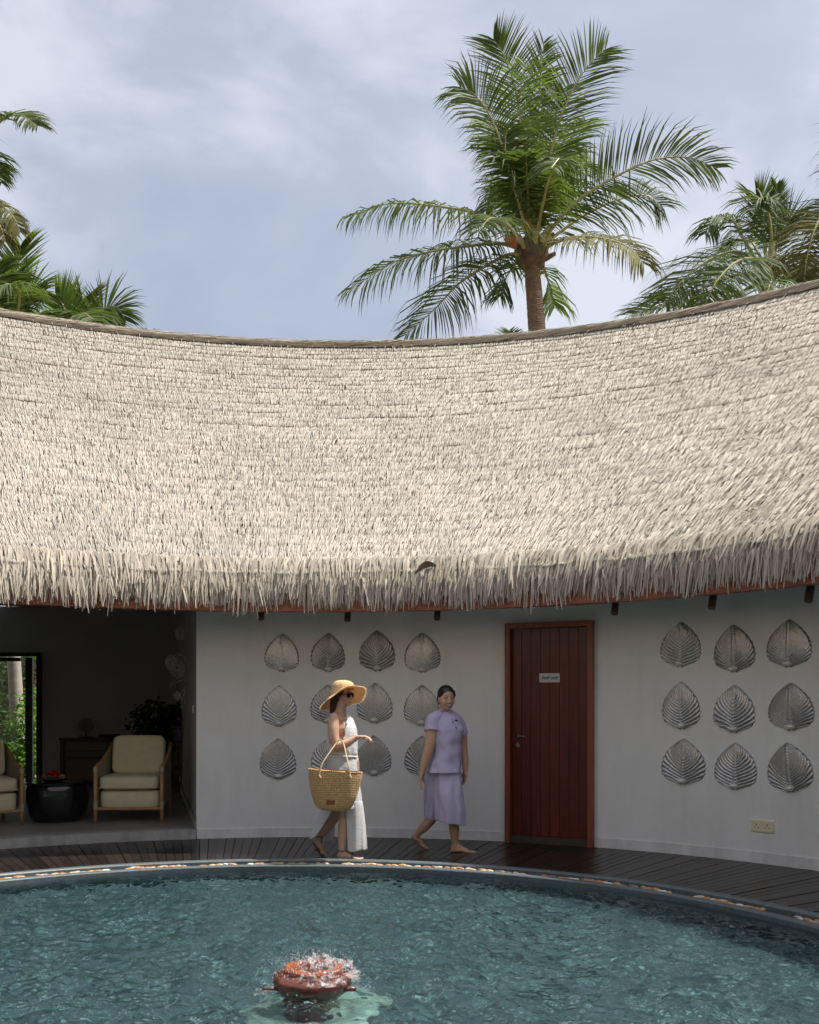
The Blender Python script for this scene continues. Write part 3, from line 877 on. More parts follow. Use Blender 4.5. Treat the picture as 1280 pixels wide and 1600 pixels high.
# ------------------------------------------------------------------ lounge furniture
M['cush'] = mat('olive_cream_cushion', (0.66, 0.61, 0.42), 0.85, var=(14, 0.06), bump=(160, 0.25, 0.002), spec=0.1)
M['rattan'] = mat('rattan_pole', (0.42, 0.23, 0.10), 0.45, var=(12, 0.2))
M['binding'] = mat('rattan_binding', (0.42, 0.33, 0.22), 0.6, var=(60, .3))
M['wicker'] = mat('wicker_side', (0.30, 0.26, 0.18), 0.7, bump=(70, .6, .004), var=(50, .25))
def pillow(w_, d_, h_, n=14, puff=.5):
    """soft box centred on 0 (superellipsoid)"""
    vs = []; fs = []
    for j in range(n + 1):
        ph = -PI / 2 + PI * j / n
        for k in range(2 * n):
            an = 2 * PI * k / (2 * n)
            f = lambda c, e_: math.copysign(abs(c) ** e_, c)
            vs.append((w_ / 2 * f(math.cos(ph), .35) * f(math.cos(an), .28), d_ / 2 * f(math.cos(ph), .35) * f(math.sin(an), .28), h_ / 2 * f(math.sin(ph), puff)))
    m_ = 2 * n
    for j in range(n):
        for k in range(m_):
            k2 = (k + 1) % m_; fs.append((j * m_ + k, j * m_ + k2, (j + 1) * m_ + k2, (j + 1) * m_ + k))
    fs.append(tuple(range(m_ - 1, -1, -1))); fs.append(tuple(n * m_ + k for k in range(m_)))
    return vs, fs
def P(vsfs, off, M3=None):
    off = Vector(off)
    return [off + ((M3 @ Vector(v)) if M3 else Vector(v)) for v in vsfs[0]], vsfs[1]
def armchair(loc, rz, label):
    o = empty('armchair', loc); tag(o, label, 'armchair', 'rattan armchairs in the lounge')
    o.rotation_euler = (0, 0, rz)
    wd = .77
    for s in (-1, 1):
        x = s * (wd / 2 - .02)
        local('front_leg', MB().tube([(x, -.36, 0), (x, -.36, .30), (x, -.36, .62)], [.019, .021, .021], 10), M['rattan'], o, smooth=True)
        local('leg_binding', MB().tube([(x, -.36, .57), (x, -.36, .625)], .026, 10), M['binding'], o)
        local('leg_binding', MB().tube([(x, -.36, .16), (x, -.36, .24)], .024, 10), M['binding'], o)
        local('rear_leg', MB().tube([(x * .9, .36, 0), (x * .9, .34, .45), (x * .88, .42, .88)], .02, 10), M['rattan'], o, smooth=True)
        local('arm_rail', MB().tube([(x, -.37, .615), (x, -.30, .64), (x, -.1, .67), (x * .97, .15, .76), (x * .93, .36, .86)], .021, 10), M['rattan'], o, smooth=True)
        vs = [(x, -.34, .2), (x, -.34, .61), (x, -.1, .655), (x * .97, .15, .745), (x * .93, .34, .84), (x * .93, .34, .2)]
        vs += [(v[0] - s * .015, v[1], v[2]) for v in vs]
        fs = [(0, 1, 2, 3, 4, 5), (11, 10, 9, 8, 7, 6)] + [(a, (a + 1) % 6, (a + 1) % 6 + 6, a + 6) for a in range(6)]
        mb = MB(); mb.add(vs, fs); local('side_panel', mb, M['wicker'], o)
    mb = MB(); mb.add(*P(pillow(wd - .10, .66, .21, puff=.2), (0, -.03, .265))); local('apron', mb, M['cush'], o, smooth=True)
    mb = MB(); mb.add(*P(pillow(wd - .11, .70, .165, puff=.35), (0, -.07, .452))); local('seat_cushion', mb, M['cush'], o, smooth=True)
    mb = MB(); mb.add(*P(pillow(.60, .17, .46, puff=.25), (0, .20, .735), Matrix.Rotation(R_(-12), 3, 'X'))); local('back_cushion', mb, M['cush'], o, smooth=True)
    # piping
    mb = MB(); mb.tube([(-.315, -.415, .40), (.315, -.415, .40)], .006, 6); local('piping', mb, M['cush'], o)
    mb = MB(); mb.tube([(-wd / 2 + .04, -.34, .16), (wd / 2 - .04, -.34, .16)], .018, 8); local('front_rail', mb, M['rattan'], o)
    return o
pc = Q(198, 1283, 10.85 + .36)
armchair((Q(198, 1200, 10.75).x, 11.1, PF), R_(4), 'cream cushioned rattan armchair facing the pool right of the black drum table')
armchair((-4.755, 10.606, PF), R_(35), 'cream cushioned rattan armchair cut off by the left edge of the photo')
# drum table
M['black'] = mat('black_lacquer', (0.010, 0.010, 0.011), 0.12, coat=0.5)
pt = Vector((Q(86, 0, 10.9).x, 10.98, PF))
tb_ = empty('drum_table', pt); tag(tb_, 'glossy black drum table between the two armchairs', 'table')
prof = [(.02, .0), (.25, .0), (.29, .02), (.325, .12), (.345, .25), (.345, .36), (.335, .41), (.33, .42)]
mb = MB(); mb.lathe(pt, prof, 40, closed=True); mb.build('body', M['black'], tb_, smooth=True)
mb = MB(); mb.lathe(pt, [(.33, .421), (.352, .424), (.355, .445), (.345, .452), (.02, .452)], 40, closed=True); mb.build('tabletop', M['black'], tb_)
# bowl with red flowers
M['petal'] = mat('red_petal', (0.45, 0.015, 0.02), 0.5, trans=.25); M['petal2'] = mat('pale_petal', (0.45, 0.28, 0.27), 0.5, trans=.25)
fl = empty('flower_arrangement', pt + Vector((-.03, -.05, .452))); tag(fl, 'red and pale flower heads in a low dark bowl on the drum table', 'flowers')
mb = MB(); mb.lathe(wloc(fl), [(.02, 0), (.10, .002), (.16, .03), (.165, .035), (.15, .03), (.02, .02)], 24); mb.build('bowl', M['black'], fl, smooth=True)
for k, (dx_, dy_, dz_, rr_, mt) in enumerate(((-.03, -.04, .075, .05, 'petal'), (.03, -.02, .08, .055, 'petal'), (0, .03, .095, .05, 'petal'), (-.10, -.02, .05, .035, 'petal2'), (.11, -.03, .05, .04, 'petal2'), (.07, -.07, .045, .03, 'petal'))):
    mb = MB(); c = wloc(fl) + Vector((dx_, dy_, dz_))
    for q in range(26):
        a = rng.uniform(0, 2 * PI); el = rng.uniform(-.3, 1.4); d = Vector((math.cos(a) * math.cos(el), math.sin(a) * math.cos(el), math.sin(el)))
        s_ = d.orthogonal().normalized(); mb.add([c, c + d * rr_ * .6 + s_ * rr_ * .25, c + d * rr_, c + d * rr_ * .6 - s_ * rr_ * .25], [(0, 1, 2, 3)])
    mb.build('flower_head', M[mt], fl)
# sideboard against the back wall
M['cab'] = mat('dark_cabinet', (0.085, 0.05, 0.035), 0.4, var=(4, .3), stretch=(1, 1, 6)); M['cabf'] = mat('cabinet_drawer_front', (0.17, 0.135, 0.11), 0.5, var=(6, .25), stretch=(1, 1, 8))
cx0, cx1 = Q(92, 0, 15.5).x, Q(240, 0, 15.5).x; ctop = Q(0, 1153, 15.5).z
cb = empty('sideboard', ((cx0 + cx1) / 2, 15.75, PF)); tag(cb, 'dark wooden sideboard with paler drawers against the lounge back wall', 'sideboard')
cw = cx1 - cx0
MB().box((cx0 + cw / 2, 15.75, ctop - .02), (cw, .52, .04)).build('top_board', M['cab'], cb, bevel=.004)
MB().box((cx0 + cw / 2, 15.78, (ctop - .04 + PF + .08) / 2), (cw - .06, .44, ctop - .04 - PF - .08)).build('carcass', M['cab'], cb)
for xx in (cx0 + .04, cx1 - .04):
    for yy in (15.54, 15.96): MB().box((xx, yy, PF + (ctop - .045 - PF) / 2), (.055, .055, ctop - .045 - PF)).build('leg', M['cab'], cb)
hh = ctop - .06 - PF - .1
for c_ in range(2):
    xx = cx0 + .09 + (cw - .18) * (c_ + .5) / 2 
    for z0_, z1_ in ((.78, .98), (.62, .75), (.02, .55)):
        q = MB().box((xx, 15.55, PF + .1 + hh * (z0_ + z1_) / 2), ((cw - .18) / 2 - .03, .03, hh * (z1_ - z0_))).build('drawer_front', M['cabf'], cb, bevel=.003)
        mb = MB(); mb.ell((xx, 15.525, PF + .1 + hh * (z0_ + z1_) / 2), (.012, .015, .012), seg=8, rings=5); mb.build('drawer_knob', M['brass'], q)
# round disc ornament on a foot
M['disc'] = mat('grey_disc', (0.16, 0.15, 0.14), 0.5, var=(9, .2))
pg = Vector((Q(134, 0, 15.6).x, 15.62, ctop)); go = empty('disc_ornament', pg); tag(go, 'round grey disc ornament on a small dark stand on the sideboard', 'ornament')
mb = MB(); mb.tube([pg + Vector((0, -.012, .20)), pg + Vector((0, .012, .20))], .115, 28); mb.build('disc', M['disc'], go)
mb = MB(); mb.tube([pg + Vector((0, -.02, .20)), pg + Vector((0, -.012, .20))], .012, 10); mb.build('hub', M['ink'], go)
mb = MB(); mb.box(pg + Vector((0, 0, .01)), (.2, .1, .02)); mb.box(pg + Vector((0, 0, .06)), (.02, .02, .09)); mb.build('stand', M['frame'], go)
pg2 = Vector((Q(171, 0, 15.6).x, 15.62, ctop)); ty = empty('tray', pg2); tag(ty, 'low dark tray lying on the sideboard behind the armchair', 'tray')
mb = MB(); mb.box(pg2 + Vector((0, 0, .012)), (.28, .2, .02)); mb.build('tray_base', M['frame'], ty); MB().box(pg2 + Vector((0, -.1, .03)), (.28, .015, .05)).build('rim', M['frame'], ty); MB().box(pg2 + Vector((0, .1, .03)), (.28, .015, .05)).build('rim', M['frame'], ty)
# low dark shelf table at the far right of the lounge
x0_, x1_ = Q(262, 0, 15).x, Q(281, 0, 15).x; zt_ = Q(0, 1158, 15).z
st_ = empty('side_table', ((x0_ + x1_) / 2, 15.1, PF)); tag(st_, 'dark side table with a shelf in the lounge corner under the plant', 'table')
for zz in (zt_, PF + .35): MB().box(((x0_ + x1_) / 2, 15.1, zz), (x1_ - x0_ + .1, .5, .035)).build('shelf', M['frame'], st_)
for sx in (-1, 1):
    for sy in (-1, 1): MB().box(((x0_ + x1_) / 2 + sx * (x1_ - x0_ + .02) / 2, 15.1 + sy * .2, PF + (zt_ - PF - .02) / 2), (.03, .03, zt_ - PF - .04)).build('leg', M['frame'], st_)

# ------------------------------------------------------------------ leaves helper
def leaf_cloud(mb, c, rad, n, size, rr=rng, squash=1.0, drop=0.3):
    c = Vector(c)
    for _ in range(n):
        d = Vector((rr.gauss(0, 1), rr.gauss(0, 1), rr.gauss(0, 1))); d.normalize(); d *= rr.random() ** .4
        p = c + Vector((d.x * rad[0], d.y * rad[1], d.z * rad[2]))
        f = Vector((rr.gauss(0, 1), rr.gauss(0, 1), rr.gauss(0, .5) - drop)).normalized(); s_ = f.cross(Vector((rr.gauss(0, 1), rr.gauss(0, 1), rr.gauss(0, 1)))).normalized()
        l = size * rr.uniform(.7, 1.3); w_ = l * .28 * squash
        nn = f.cross(s_) * (l * .08)
        mb.add([p, p + f * l * .45 + s_ * w_ + nn, p + f * l - nn, p + f * l * .45 - s_ * w_ + nn], [(0, 1, 2, 3)])
    return mb
M['dkleaf'] = mat('dark_houseplant_leaf', (0.02, 0.028, 0.018), 0.5, var=(6, .3), trans=.1)
pp = Vector((Q(238, 0, 14.6).x, 14.7, PF)); hp = empty('house_plant', pp); tag(hp, 'dark bushy potted plant behind the armchair in the lounge', 'plant')
zc = Q(0, 1125, 14.7).z
mb = MB(); mb.lathe(pp, [(.02, 0), (.15, 0), (.2, .3), (.21, .36), (.18, .36), (.17, .3), (.02, .3)], 20); mb.build('pot', M['black'], hp, smooth=True)
mb = MB(); 
for k in range(7):
    a = rng.uniform(0, 2 * PI); mb.tube([pp + Vector((0, 0, .3)), pp + Vector((math.cos(a) * .08, math.sin(a) * .08, .7)), pp + Vector((math.cos(a) * .3, math.sin(a) * .2, zc - PF + rng.uniform(-.1, .2)))], [.012, .010, .005], 6)
mb.build('stem', M['pole'], hp)
mb = MB(); leaf_cloud(mb, (pp.x, pp.y, zc), (.42, .35, .33), 420, .11); leaf_cloud(mb, (pp.x + .28, pp.y + .1, zc + .1), (.22, .2, .2), 120, .11); leaf_cloud(mb, (pp.x + .05, pp.y, zc - .35), (.3, .3, .3), 150, .11)
mb.build('foliage', M['dkleaf'], hp)

# silvery wire flower sculpture on the lounge side wall
M['wire'] = mat('silver_wire', (0.8, 0.78, 0.74), 0.4, metal=.4)
def SW(px, py, f=.55, d=.05):                      # point a hand's breadth off the side wall
    base = a0.lerp(a1, f)
    return Vector((base.x + (px - 300) / F_PX * base.y * 1.0, base.y, CAM_H - (py - HY) / F_PX * base.y)) + Vector((-.0 - d, 0, 0))
YS = 13.2
def S2(px, py): return Q(px, py, YS + (300 - px) * .004)
ws = empty('wire_sculpture', S2(290, 1050)); tag(ws, 'silvery openwork wire flower sculpture hanging on the lounge side wall', 'sculpture')
mb = MB(); mb.tube([S2(x, y) for x, y in ((291, 985), (293, 1010), (290, 1030), (295, 1055), (293, 1070), (284, 1082), (276, 1087))], [.010, .012, .014, .018, .014, .010, .008], 8); mb.build('stem', M['wire'], ws, smooth=True)
for (cx_, cy_, rx_, ry_) in ((277, 1044, 11, 14), (277, 1087, 5, 6), (282, 990, 8, 10), (267, 1035, 8, 11)):
    mb = MB()
    for k in range(3):
        f = (1, .72, .4)[k]; mb.tube([S2(cx_ + rx_ * f * math.cos(a / 16 * 2 * PI), cy_ + ry_ * f * math.sin(a / 16 * 2 * PI)) + Vector((0, -.03 * (1 - f), 0)) for a in range(17)], .0095, 5, cap=False)
    for k in range(9):
        a = k / 9 * 2 * PI; mb.tube([S2(cx_ + rx_ * .2 * math.cos(a), cy_ + ry_ * .2 * math.sin(a)), S2(cx_ + rx_ * math.cos(a + .5), cy_ + ry_ * math.sin(a + .5))], .009, 5)
    mb.build('wire_flower', M['wire'], ws)
for pts in (((293, 1055), (283, 1060), (272, 1066), (265, 1072)), ((290, 1030), (294, 1015), (292, 1000), (288, 985)), ((293, 1070), (290, 1085), (285, 1100), (284, 1107)), ((290, 1030), (280, 1022), (270, 1028))):
    mb = MB()
    for s in (-1, 1): mb.tube([S2(x + s * 2.4 * math.sin(PI * min(1, (i + .0) / (len(pts) - 1))), y + s * 1.5) for i, (x, y) in enumerate(pts)], .006, 5)
    mb.build('wire_leaf', M['wire'], ws)

# ------------------------------------------------------------------ garden seen through the lounge door
M['bark'] = mat('grey_palm_bark', (0.42, 0.37, 0.33), 0.85, var=(5, .15), bump=(20, .3, .008), stretch=(1, 1, 4))
M['bark2'] = mat('brown_palm_bark', (0.25, 0.19, 0.145), 0.9, var=(9, .35), bump=(22, .6, .03), stretch=(1, 1, 3))
M['bright'] = mat('bright_garden_leaf', (0.10, 0.20, 0.025), 0.5, var=(1.6, .45), trans=.45)
M['hedge'] = mat('hedge_leaf', (0.045, 0.085, 0.018), 0.55, var=(2.2, .5), trans=.3)
def trunk_tube(mb, pts, r0, r1, rings=46, seg=14, step=.035):
    pts = [Vector(p) for p in pts]
    out_ = []; rad = []
    for i in range(rings * 2 + 1):
        f = i / (rings * 2) * (len(pts) - 1); k = min(int(f), len(pts) - 2); u = f - k
        out_.append(pts[k].lerp(pts[k + 1], u)); r = r0 + (r1 - r0) * i / (rings * 2)
        rad.append(r * (1 + (step if i % 2 else -step) + rng.uniform(-.012, .012)))
    return mb.tube(out_, rad, seg)
pt0 = Q(23, 1190, 19.0)
gp = empty('garden_palm', (pt0.x, 19.0, -.06)); tag(gp, 'pale grey palm trunk standing in bright bushes behind the lounge doorway', 'palm tree')
mb = MB(); trunk_tube(mb, [(pt0.x + .12, 19, -.1), (pt0.x + .06, 19, 1.0), (pt0.x - .02, 19.0, 2.4), (pt0.x - .1, 19.05, 4.5), (pt0.x, 19.2, 7.5)], .145, .11, 60, 14, .008); mb.build('trunk', M['bark'], gp, smooth=True)
for (px, py, Y, rad, n, sz, mt, lab) in ((52, 1150, 18.3, (.45, .5, .95), 900, .13, 'bright', 'sunlit yellow green bush in the right strip of the lounge doorway'),
                                      (10, 1185, 18.0, (1.2, .5, .35), 1500, .11, 'bright', 'low bright green bush at the foot of the grey palm trunk'),
                                      (-18, 1140, 19.8, (.8, .5, 1.0), 900, .14, 'hedge', 'darker green bush left of the grey palm trunk'),
                                      (36, 1155, 19.6, (.35, .4, .7), 400, .13, 'bright', 'green bush between the grey trunk and the door stile'),
                                      (20, 1060, 21.5, (2.0, .6, 1.5), 1500, .16, 'hedge', 'dark foliage behind the grey palm trunk')):
    c = Q(px, py, Y); o = empty('garden_bush', (c.x, c.y, -.06)); tag(o, lab, 'bush', 'bushes behind the lounge door')
    mb = MB()
    for k in range(5): mb.tube([(c.x + rng.uniform(-.1, .1), c.y, -.06), (c.x + rng.uniform(-1, 1) * rad[0] * .6, c.y, c.z)], [.015, .006], 5)
    mb.build('branch', M['bark2'], o)
    mb = MB(); leaf_cloud(mb, c, rad, n, sz); mb.build('foliage', M[mt], o)
# pavilion behind the garden: dark posts and a brown fascia
pv = empty('garden_pavilion', (Q(20, 0, 24).x, 24, -.06)); tag(pv, 'dark timber pavilion with brown fascia far behind the lounge doorway', 'pavilion')
fx = Q(20, 0, 24).x
zt2 = Q(0, 1040, 24).z
MB().box((fx, 24, zt2 + .35), (9, .2, .55)).build('fascia', mat('brown_fascia', (0.16, 0.085, 0.045), .6, var=(2, .3)), pv)
MB().box((fx, 26.5, 1.8), (9, .15, 3.8)).build('rear_screen', M['pole'], pv)
for k in range(-3, 4): MB().tube([(fx + k * 1.2 + .5, 24, -.06), (fx + k * 1.2 + .5, 24, zt2 + .1)], .09, 10).build('post', M['bark2'], pv)

# ------------------------------------------------------------------ coconut palms
M['frond'] = mat('palm_leaf', (0.068, 0.096, 0.028), 0.62, var=(1.3, .35), trans=.34, spec=.25)
M['frond_y'] = mat('yellowing_palm_leaf', (0.13, 0.125, 0.022), 0.75, var=(1.5, .35), trans=.32)
M['frond_b'] = mat('young_palm_leaf', (0.11, 0.17, 0.03), 0.6, var=(1.3, .3), trans=.4)
M['rachis'] = mat('leaf_stalk', (0.34, 0.31, 0.12), 0.45, var=(3, .25))
M['boot'] = mat('palm_boot_fibre', (0.14, 0.095, 0.06), 0.9, var=(9, .5), bump=(30, .6, .02))
M['nut'] = mat('orange_coconut', (0.40, 0.16, 0.03), 0.5, var=(6, .3))
def catmull(P_, n):
    P_ = [Vector(p) for p in P_]; E = [P_[0] * 2 - P_[1]] + P_ + [P_[-1] * 2 - P_[-2]]; out_ = []
    for i in range(n + 1):
        f = i / n * (len(P_) - 1); k = min(int(f), len(P_) - 2); u = f - k
        a, b, c, d = E[k], E[k + 1], E[k + 2], E[k + 3]
        out_.append(0.5 * ((2 * b) + (c - a) * u + (2 * a - 5 * b + 4 * c - d) * u * u + (3 * b - a - 3 * c + d) * u ** 3))
    return out_
def frond(tree, pts, L=0.95, droop=0.5, mt='frond', n=84, start=.20, face=None, spread=1.0, r=.042, ragged=.12, fwd=.16):
    """pts: world points along the rachis. leaflets sit on both sides, droop with gravity"""
    n = int(n * 1.6) if n < 84 else n; L = L * 1.5
    C_ = catmull(pts, n)
    mb = MB()
    seg = C_[::3] if (len(C_) - 1) % 3 == 0 else C_[::3] + [C_[-1]]
    mb.tube(seg, [r * (1 - .9 * i / (len(seg) - 1)) for i in range(len(seg))], 6, mi=1)
    g = Vector((0, 0, -1))
    view = Vector(face).normalized() if face else Vector((0, -.55, .85)).normalized()   # upper side of the blade
    for i in range(n + 1):
        f = i / n
        if f < start: continue
        q = (f - start) / (1 - start)
        t_ = (C_[min(i + 1, n)] - C_[max(i - 1, 0)]).normalized()
        s0 = t_.cross(view)
        if s0.length < .15: s0 = t_.cross(Vector((1, 0, 0)))
        s0.normalize(); up_ = s0.cross(t_).normalized()
        if up_.z < 0 and face is None: up_ = -up_
        for sd_ in (-1, 1):
            if rng.random() < ragged * .5: continue
            ll = L * (.45 + .75 * math.sin(PI * min(1, .12 + q * .86)) ** .8) * rng.uniform(.85, 1.1) * (1.0 if q < .93 else .8)
            fw = fwd + .75 * q ** 2 + rng.gauss(0, .05)
            d = (s0 * sd_ * spread + t_ * fw + up_ * (.22 + rng.gauss(0, .07))).normalized()
            p = C_[i]; wv = (t_ * .8 + up_ * rng.uniform(-.6, .6)); 
            dr = droop * rng.uniform(.6, 1.6)
            p1 = p + d * ll * .35 + g * (dr * ll * .05)
            d2 = (d + g * dr * .6).normalized(); p2 = p1 + d2 * ll * .35
            d3 = (d2 + g * dr * .9).normalized(); p3 = p2 + d3 * ll * .32
            w_ = .016 + .006 * rng.random()
            wv = (wv - d * wv.dot(d)).normalized() * w_
            mb.add([p - wv * .5, p + wv * .5, p1 + wv, p1 - wv, p2 + wv * .62, p2 - wv * .62, p3], [(0, 1, 2, 3), (3, 2, 4, 5), (5, 4, 6)])
    return mb.build('frond', [M[mt], M['rachis']], tree)

TY = 19.0
tr = empty('coconut_palm', Q(842, 1500, TY)); tr.location.z = -.06; tr['_w'] = tuple(tr.location)
tag(tr, 'tall coconut palm rising behind the thatch right of centre, crown fully in view', 'palm tree')
T0 = lambda px, py, d=0: Q(px, py, TY + d)
bt = T0(850, 1100); bt.z = -.06
mb = MB(); trunk_tube(mb, [bt, T0(852, 800), T0(841, 540), T0(835, 460), T0(830, 405)], .20, .145, 120, 14, .045); mb.build('trunk', M['bark2'], tr, smooth=False)
FR = [ # pixels along the rachis with depth offsets, leaflet length, droop, kind
 ([(822, 385, 0), (790, 350, -.4), (740, 332, -.7), (680, 322, -.9), (612, 318, -.9), (545, 337, -.8)], .72, 1.25, 'frond', {}),
 ([(820, 392, 0), (780, 380, -.3), (735, 384, -.5), (680, 392, -.6), (615, 410, -.6), (548, 452, -.6)], .82, 1.2, 'frond', {}),
 ([(822, 400, 0), (795, 398, -.2), (755, 418, -.4), (715, 445, -.5), (680, 482, -.6), (636, 522, -.6)], .80, 1.0, 'frond', {}),
 ([(826, 380, 0), (812, 320, -.5), (792, 250, -.9), (768, 185, -1.1), (744, 150, -1.2), (720, 136, -1.2)], .66, .55, 'frond', {'face': (.2, -1, .3), 'fwd': .5}),
 ([(828, 378, .3), (825, 260, .8), (812, 170, 1.1), (800, 120, 1.2), (784, 80, 1.2), (772, 62, 1.2)], .56, .18, 'frond', {'face': (0, -1, .2), 'fwd': .6}),
 ([(832, 378, .2), (838, 260, .5), (842, 170, .6), (846, 115, .7), (850, 66, .7)], .42, .2, 'frond', {'face': (.5, -1, .2), 'fwd': .7}),
 ([(838, 378, 0), (850, 300, -.2), (862, 235, -.3), (882, 170, -.4), (912, 112, -.5), (946, 76, -.6)], .64, .25, 'frond', {'face': (-.2, -1, .2), 'fwd': .5}),
 ([(845, 385, 0), (868, 350, -.3), (905, 312, -.5), (960, 277, -.6), (1020, 250, -.6), (1075, 246, -.6), (1118, 262, -.6)], .62, .42, 'frond', {'n': 64, 'face': (0, -1, .25), 'fwd': .55}),
 ([(845, 388, 0), (872, 365, .3), (915, 335, .5), (965, 312, .6), (1008, 305, .7), (1035, 322, .7)], .66, .8, 'frond', {'face': (0, -.9, .5)}),
 ([(846, 392, 0), (870, 378, -.5), (905, 370, -.9), (950, 374, -1.2), (985, 388, -1.4), (1006, 412, -1.5)], .62, 1.1, 'frond_y', {}),
 ([(836, 385, 0), (846, 330, -.8), (858, 280, -1.4), (874, 248, -1.8), (862, 262, -2.2)], .5, 1.1, 'frond', {'n': 40}),
 ([(840, 400, .2), (850, 420, .8), (860, 450, 1.0), (866, 480, 1.0)], .5, 1.2, 'frond_b', {'n': 34}),
 ([(822, 392, 0), (806, 365, -1.0), (785, 345, -1.7), (765, 342, -2.2), (748, 362, -2.5)], .52, 1.2, 'frond', {'n': 40}),
 ([(830, 380, .2), (838, 320, .5), (862, 262, .8), (892, 215, 1.0), (915, 192, 1.1)], .62, .6, 'frond_b', {}),
 ([(830, 380, .2), (822, 310, .6), (802, 250, .9), (775, 205, 1.0), (752, 190, 1.0)], .65, .7, 'frond_b', {}),
 ([(832, 380, .2), (835, 300, .5), (840, 230, .7), (862, 170, .8), (880, 140, .8)], .6, .4, 'frond', {}),
 ([(830, 380, .3), (815, 330, .9), (795, 300, 1.2), (775, 300, 1.4), (758, 330, 1.5)], .55, 1.0, 'frond', {'n': 44}),
 ([(832, 384, .2), (850, 345, .9), (872, 300, 1.2), (902, 262, 1.3), (925, 262, 1.3)], .6, .9, 'frond', {}),
 ([(822, 398, 0), (808, 410, .6), (792, 432, .9), (782, 462, 1.0)], .5, 1.1, 'frond', {'n': 34}),
 ([(830, 380, 0), (826, 300, -.4), (818, 230, -.5), (812, 160, -.5), (822, 100, -.5)], .6, .4, 'frond_b', {}),
 ([(832, 380, .1), (846, 320, .1), (860, 270, .0), (880, 232, 0), (900, 232, 0)], .6, .9, 'frond_b', {}),
 ([(829, 380, -.1), (815, 330, -.5), (800, 280, -.8), (790, 235, -1), (792, 200, -1)], .6, .7, 'frond', {}),
]
for k_ in range(5):
    a_ = rng.uniform(-2.2, -.9); ln_ = rng.uniform(110, 170); x_, y_ = 832 + rng.uniform(-6, 6), 382; dpt_ = rng.uniform(-1.6, 1.8)
    FR.append(([(x_ + math.cos(a_) * ln_ * f, y_ + math.sin(a_) * ln_ * f + 46 * max(0, f - .45) ** 1.5, dpt_ * f) for f in (0, .25, .5, .75, 1.0)], rng.uniform(.38, .5), rng.uniform(.5, 1.0), rng.choice(['frond', 'frond', 'frond_b']), {}))
for pts, L_, dr, mt, kw in FR:
    frond(tr, [T0(x, y, d) for x, y, d in pts], L_, dr, mt, **kw)
# boots, stubs and fibre at the crown, coconuts
mb = MB(); mb.ell(T0(831, 396), (.34, .30, .36), seg=12, rings=8); 
for v in range(len(mb.v)):
    q = Vector(mb.v[v]); mb.v[v] = tuple(q + (q - T0(831, 396)) * .25 * noise.noise(q * 6))
mb.build('crown_fibre', M['boot'], tr)
for k in range(16):
    a = rng.uniform(0, 2 * PI); c = T0(831, 402); d = Vector((math.cos(a), math.sin(a), rng.uniform(.2, 1.0))).normalized(); z_ = Vector((0, 0, rng.uniform(-.25, .25)))
    mb = MB(); mb.tube([c + z_ + d * .1, c + z_ + d * .32, c + z_ + d * .5 + Vector((0, 0, .06))], [.09, .07, .045], 6, flat=.5, up=d.orthogonal()); mb.build('leaf_stub', M['rachis'] if k % 3 else M['boot'], tr)
for px, py, d_ in ((826, 338, -.25), (834, 345, -.2), (822, 350, -.3), (796, 372, -.35), (803, 376, -.3), (829, 330, -.1)):
    mb = MB(); mb.ell(T0(px, py, d_), (.10, .10, .13), seg=10, rings=7); mb.build('coconut', M['nut'], tr, smooth=True)

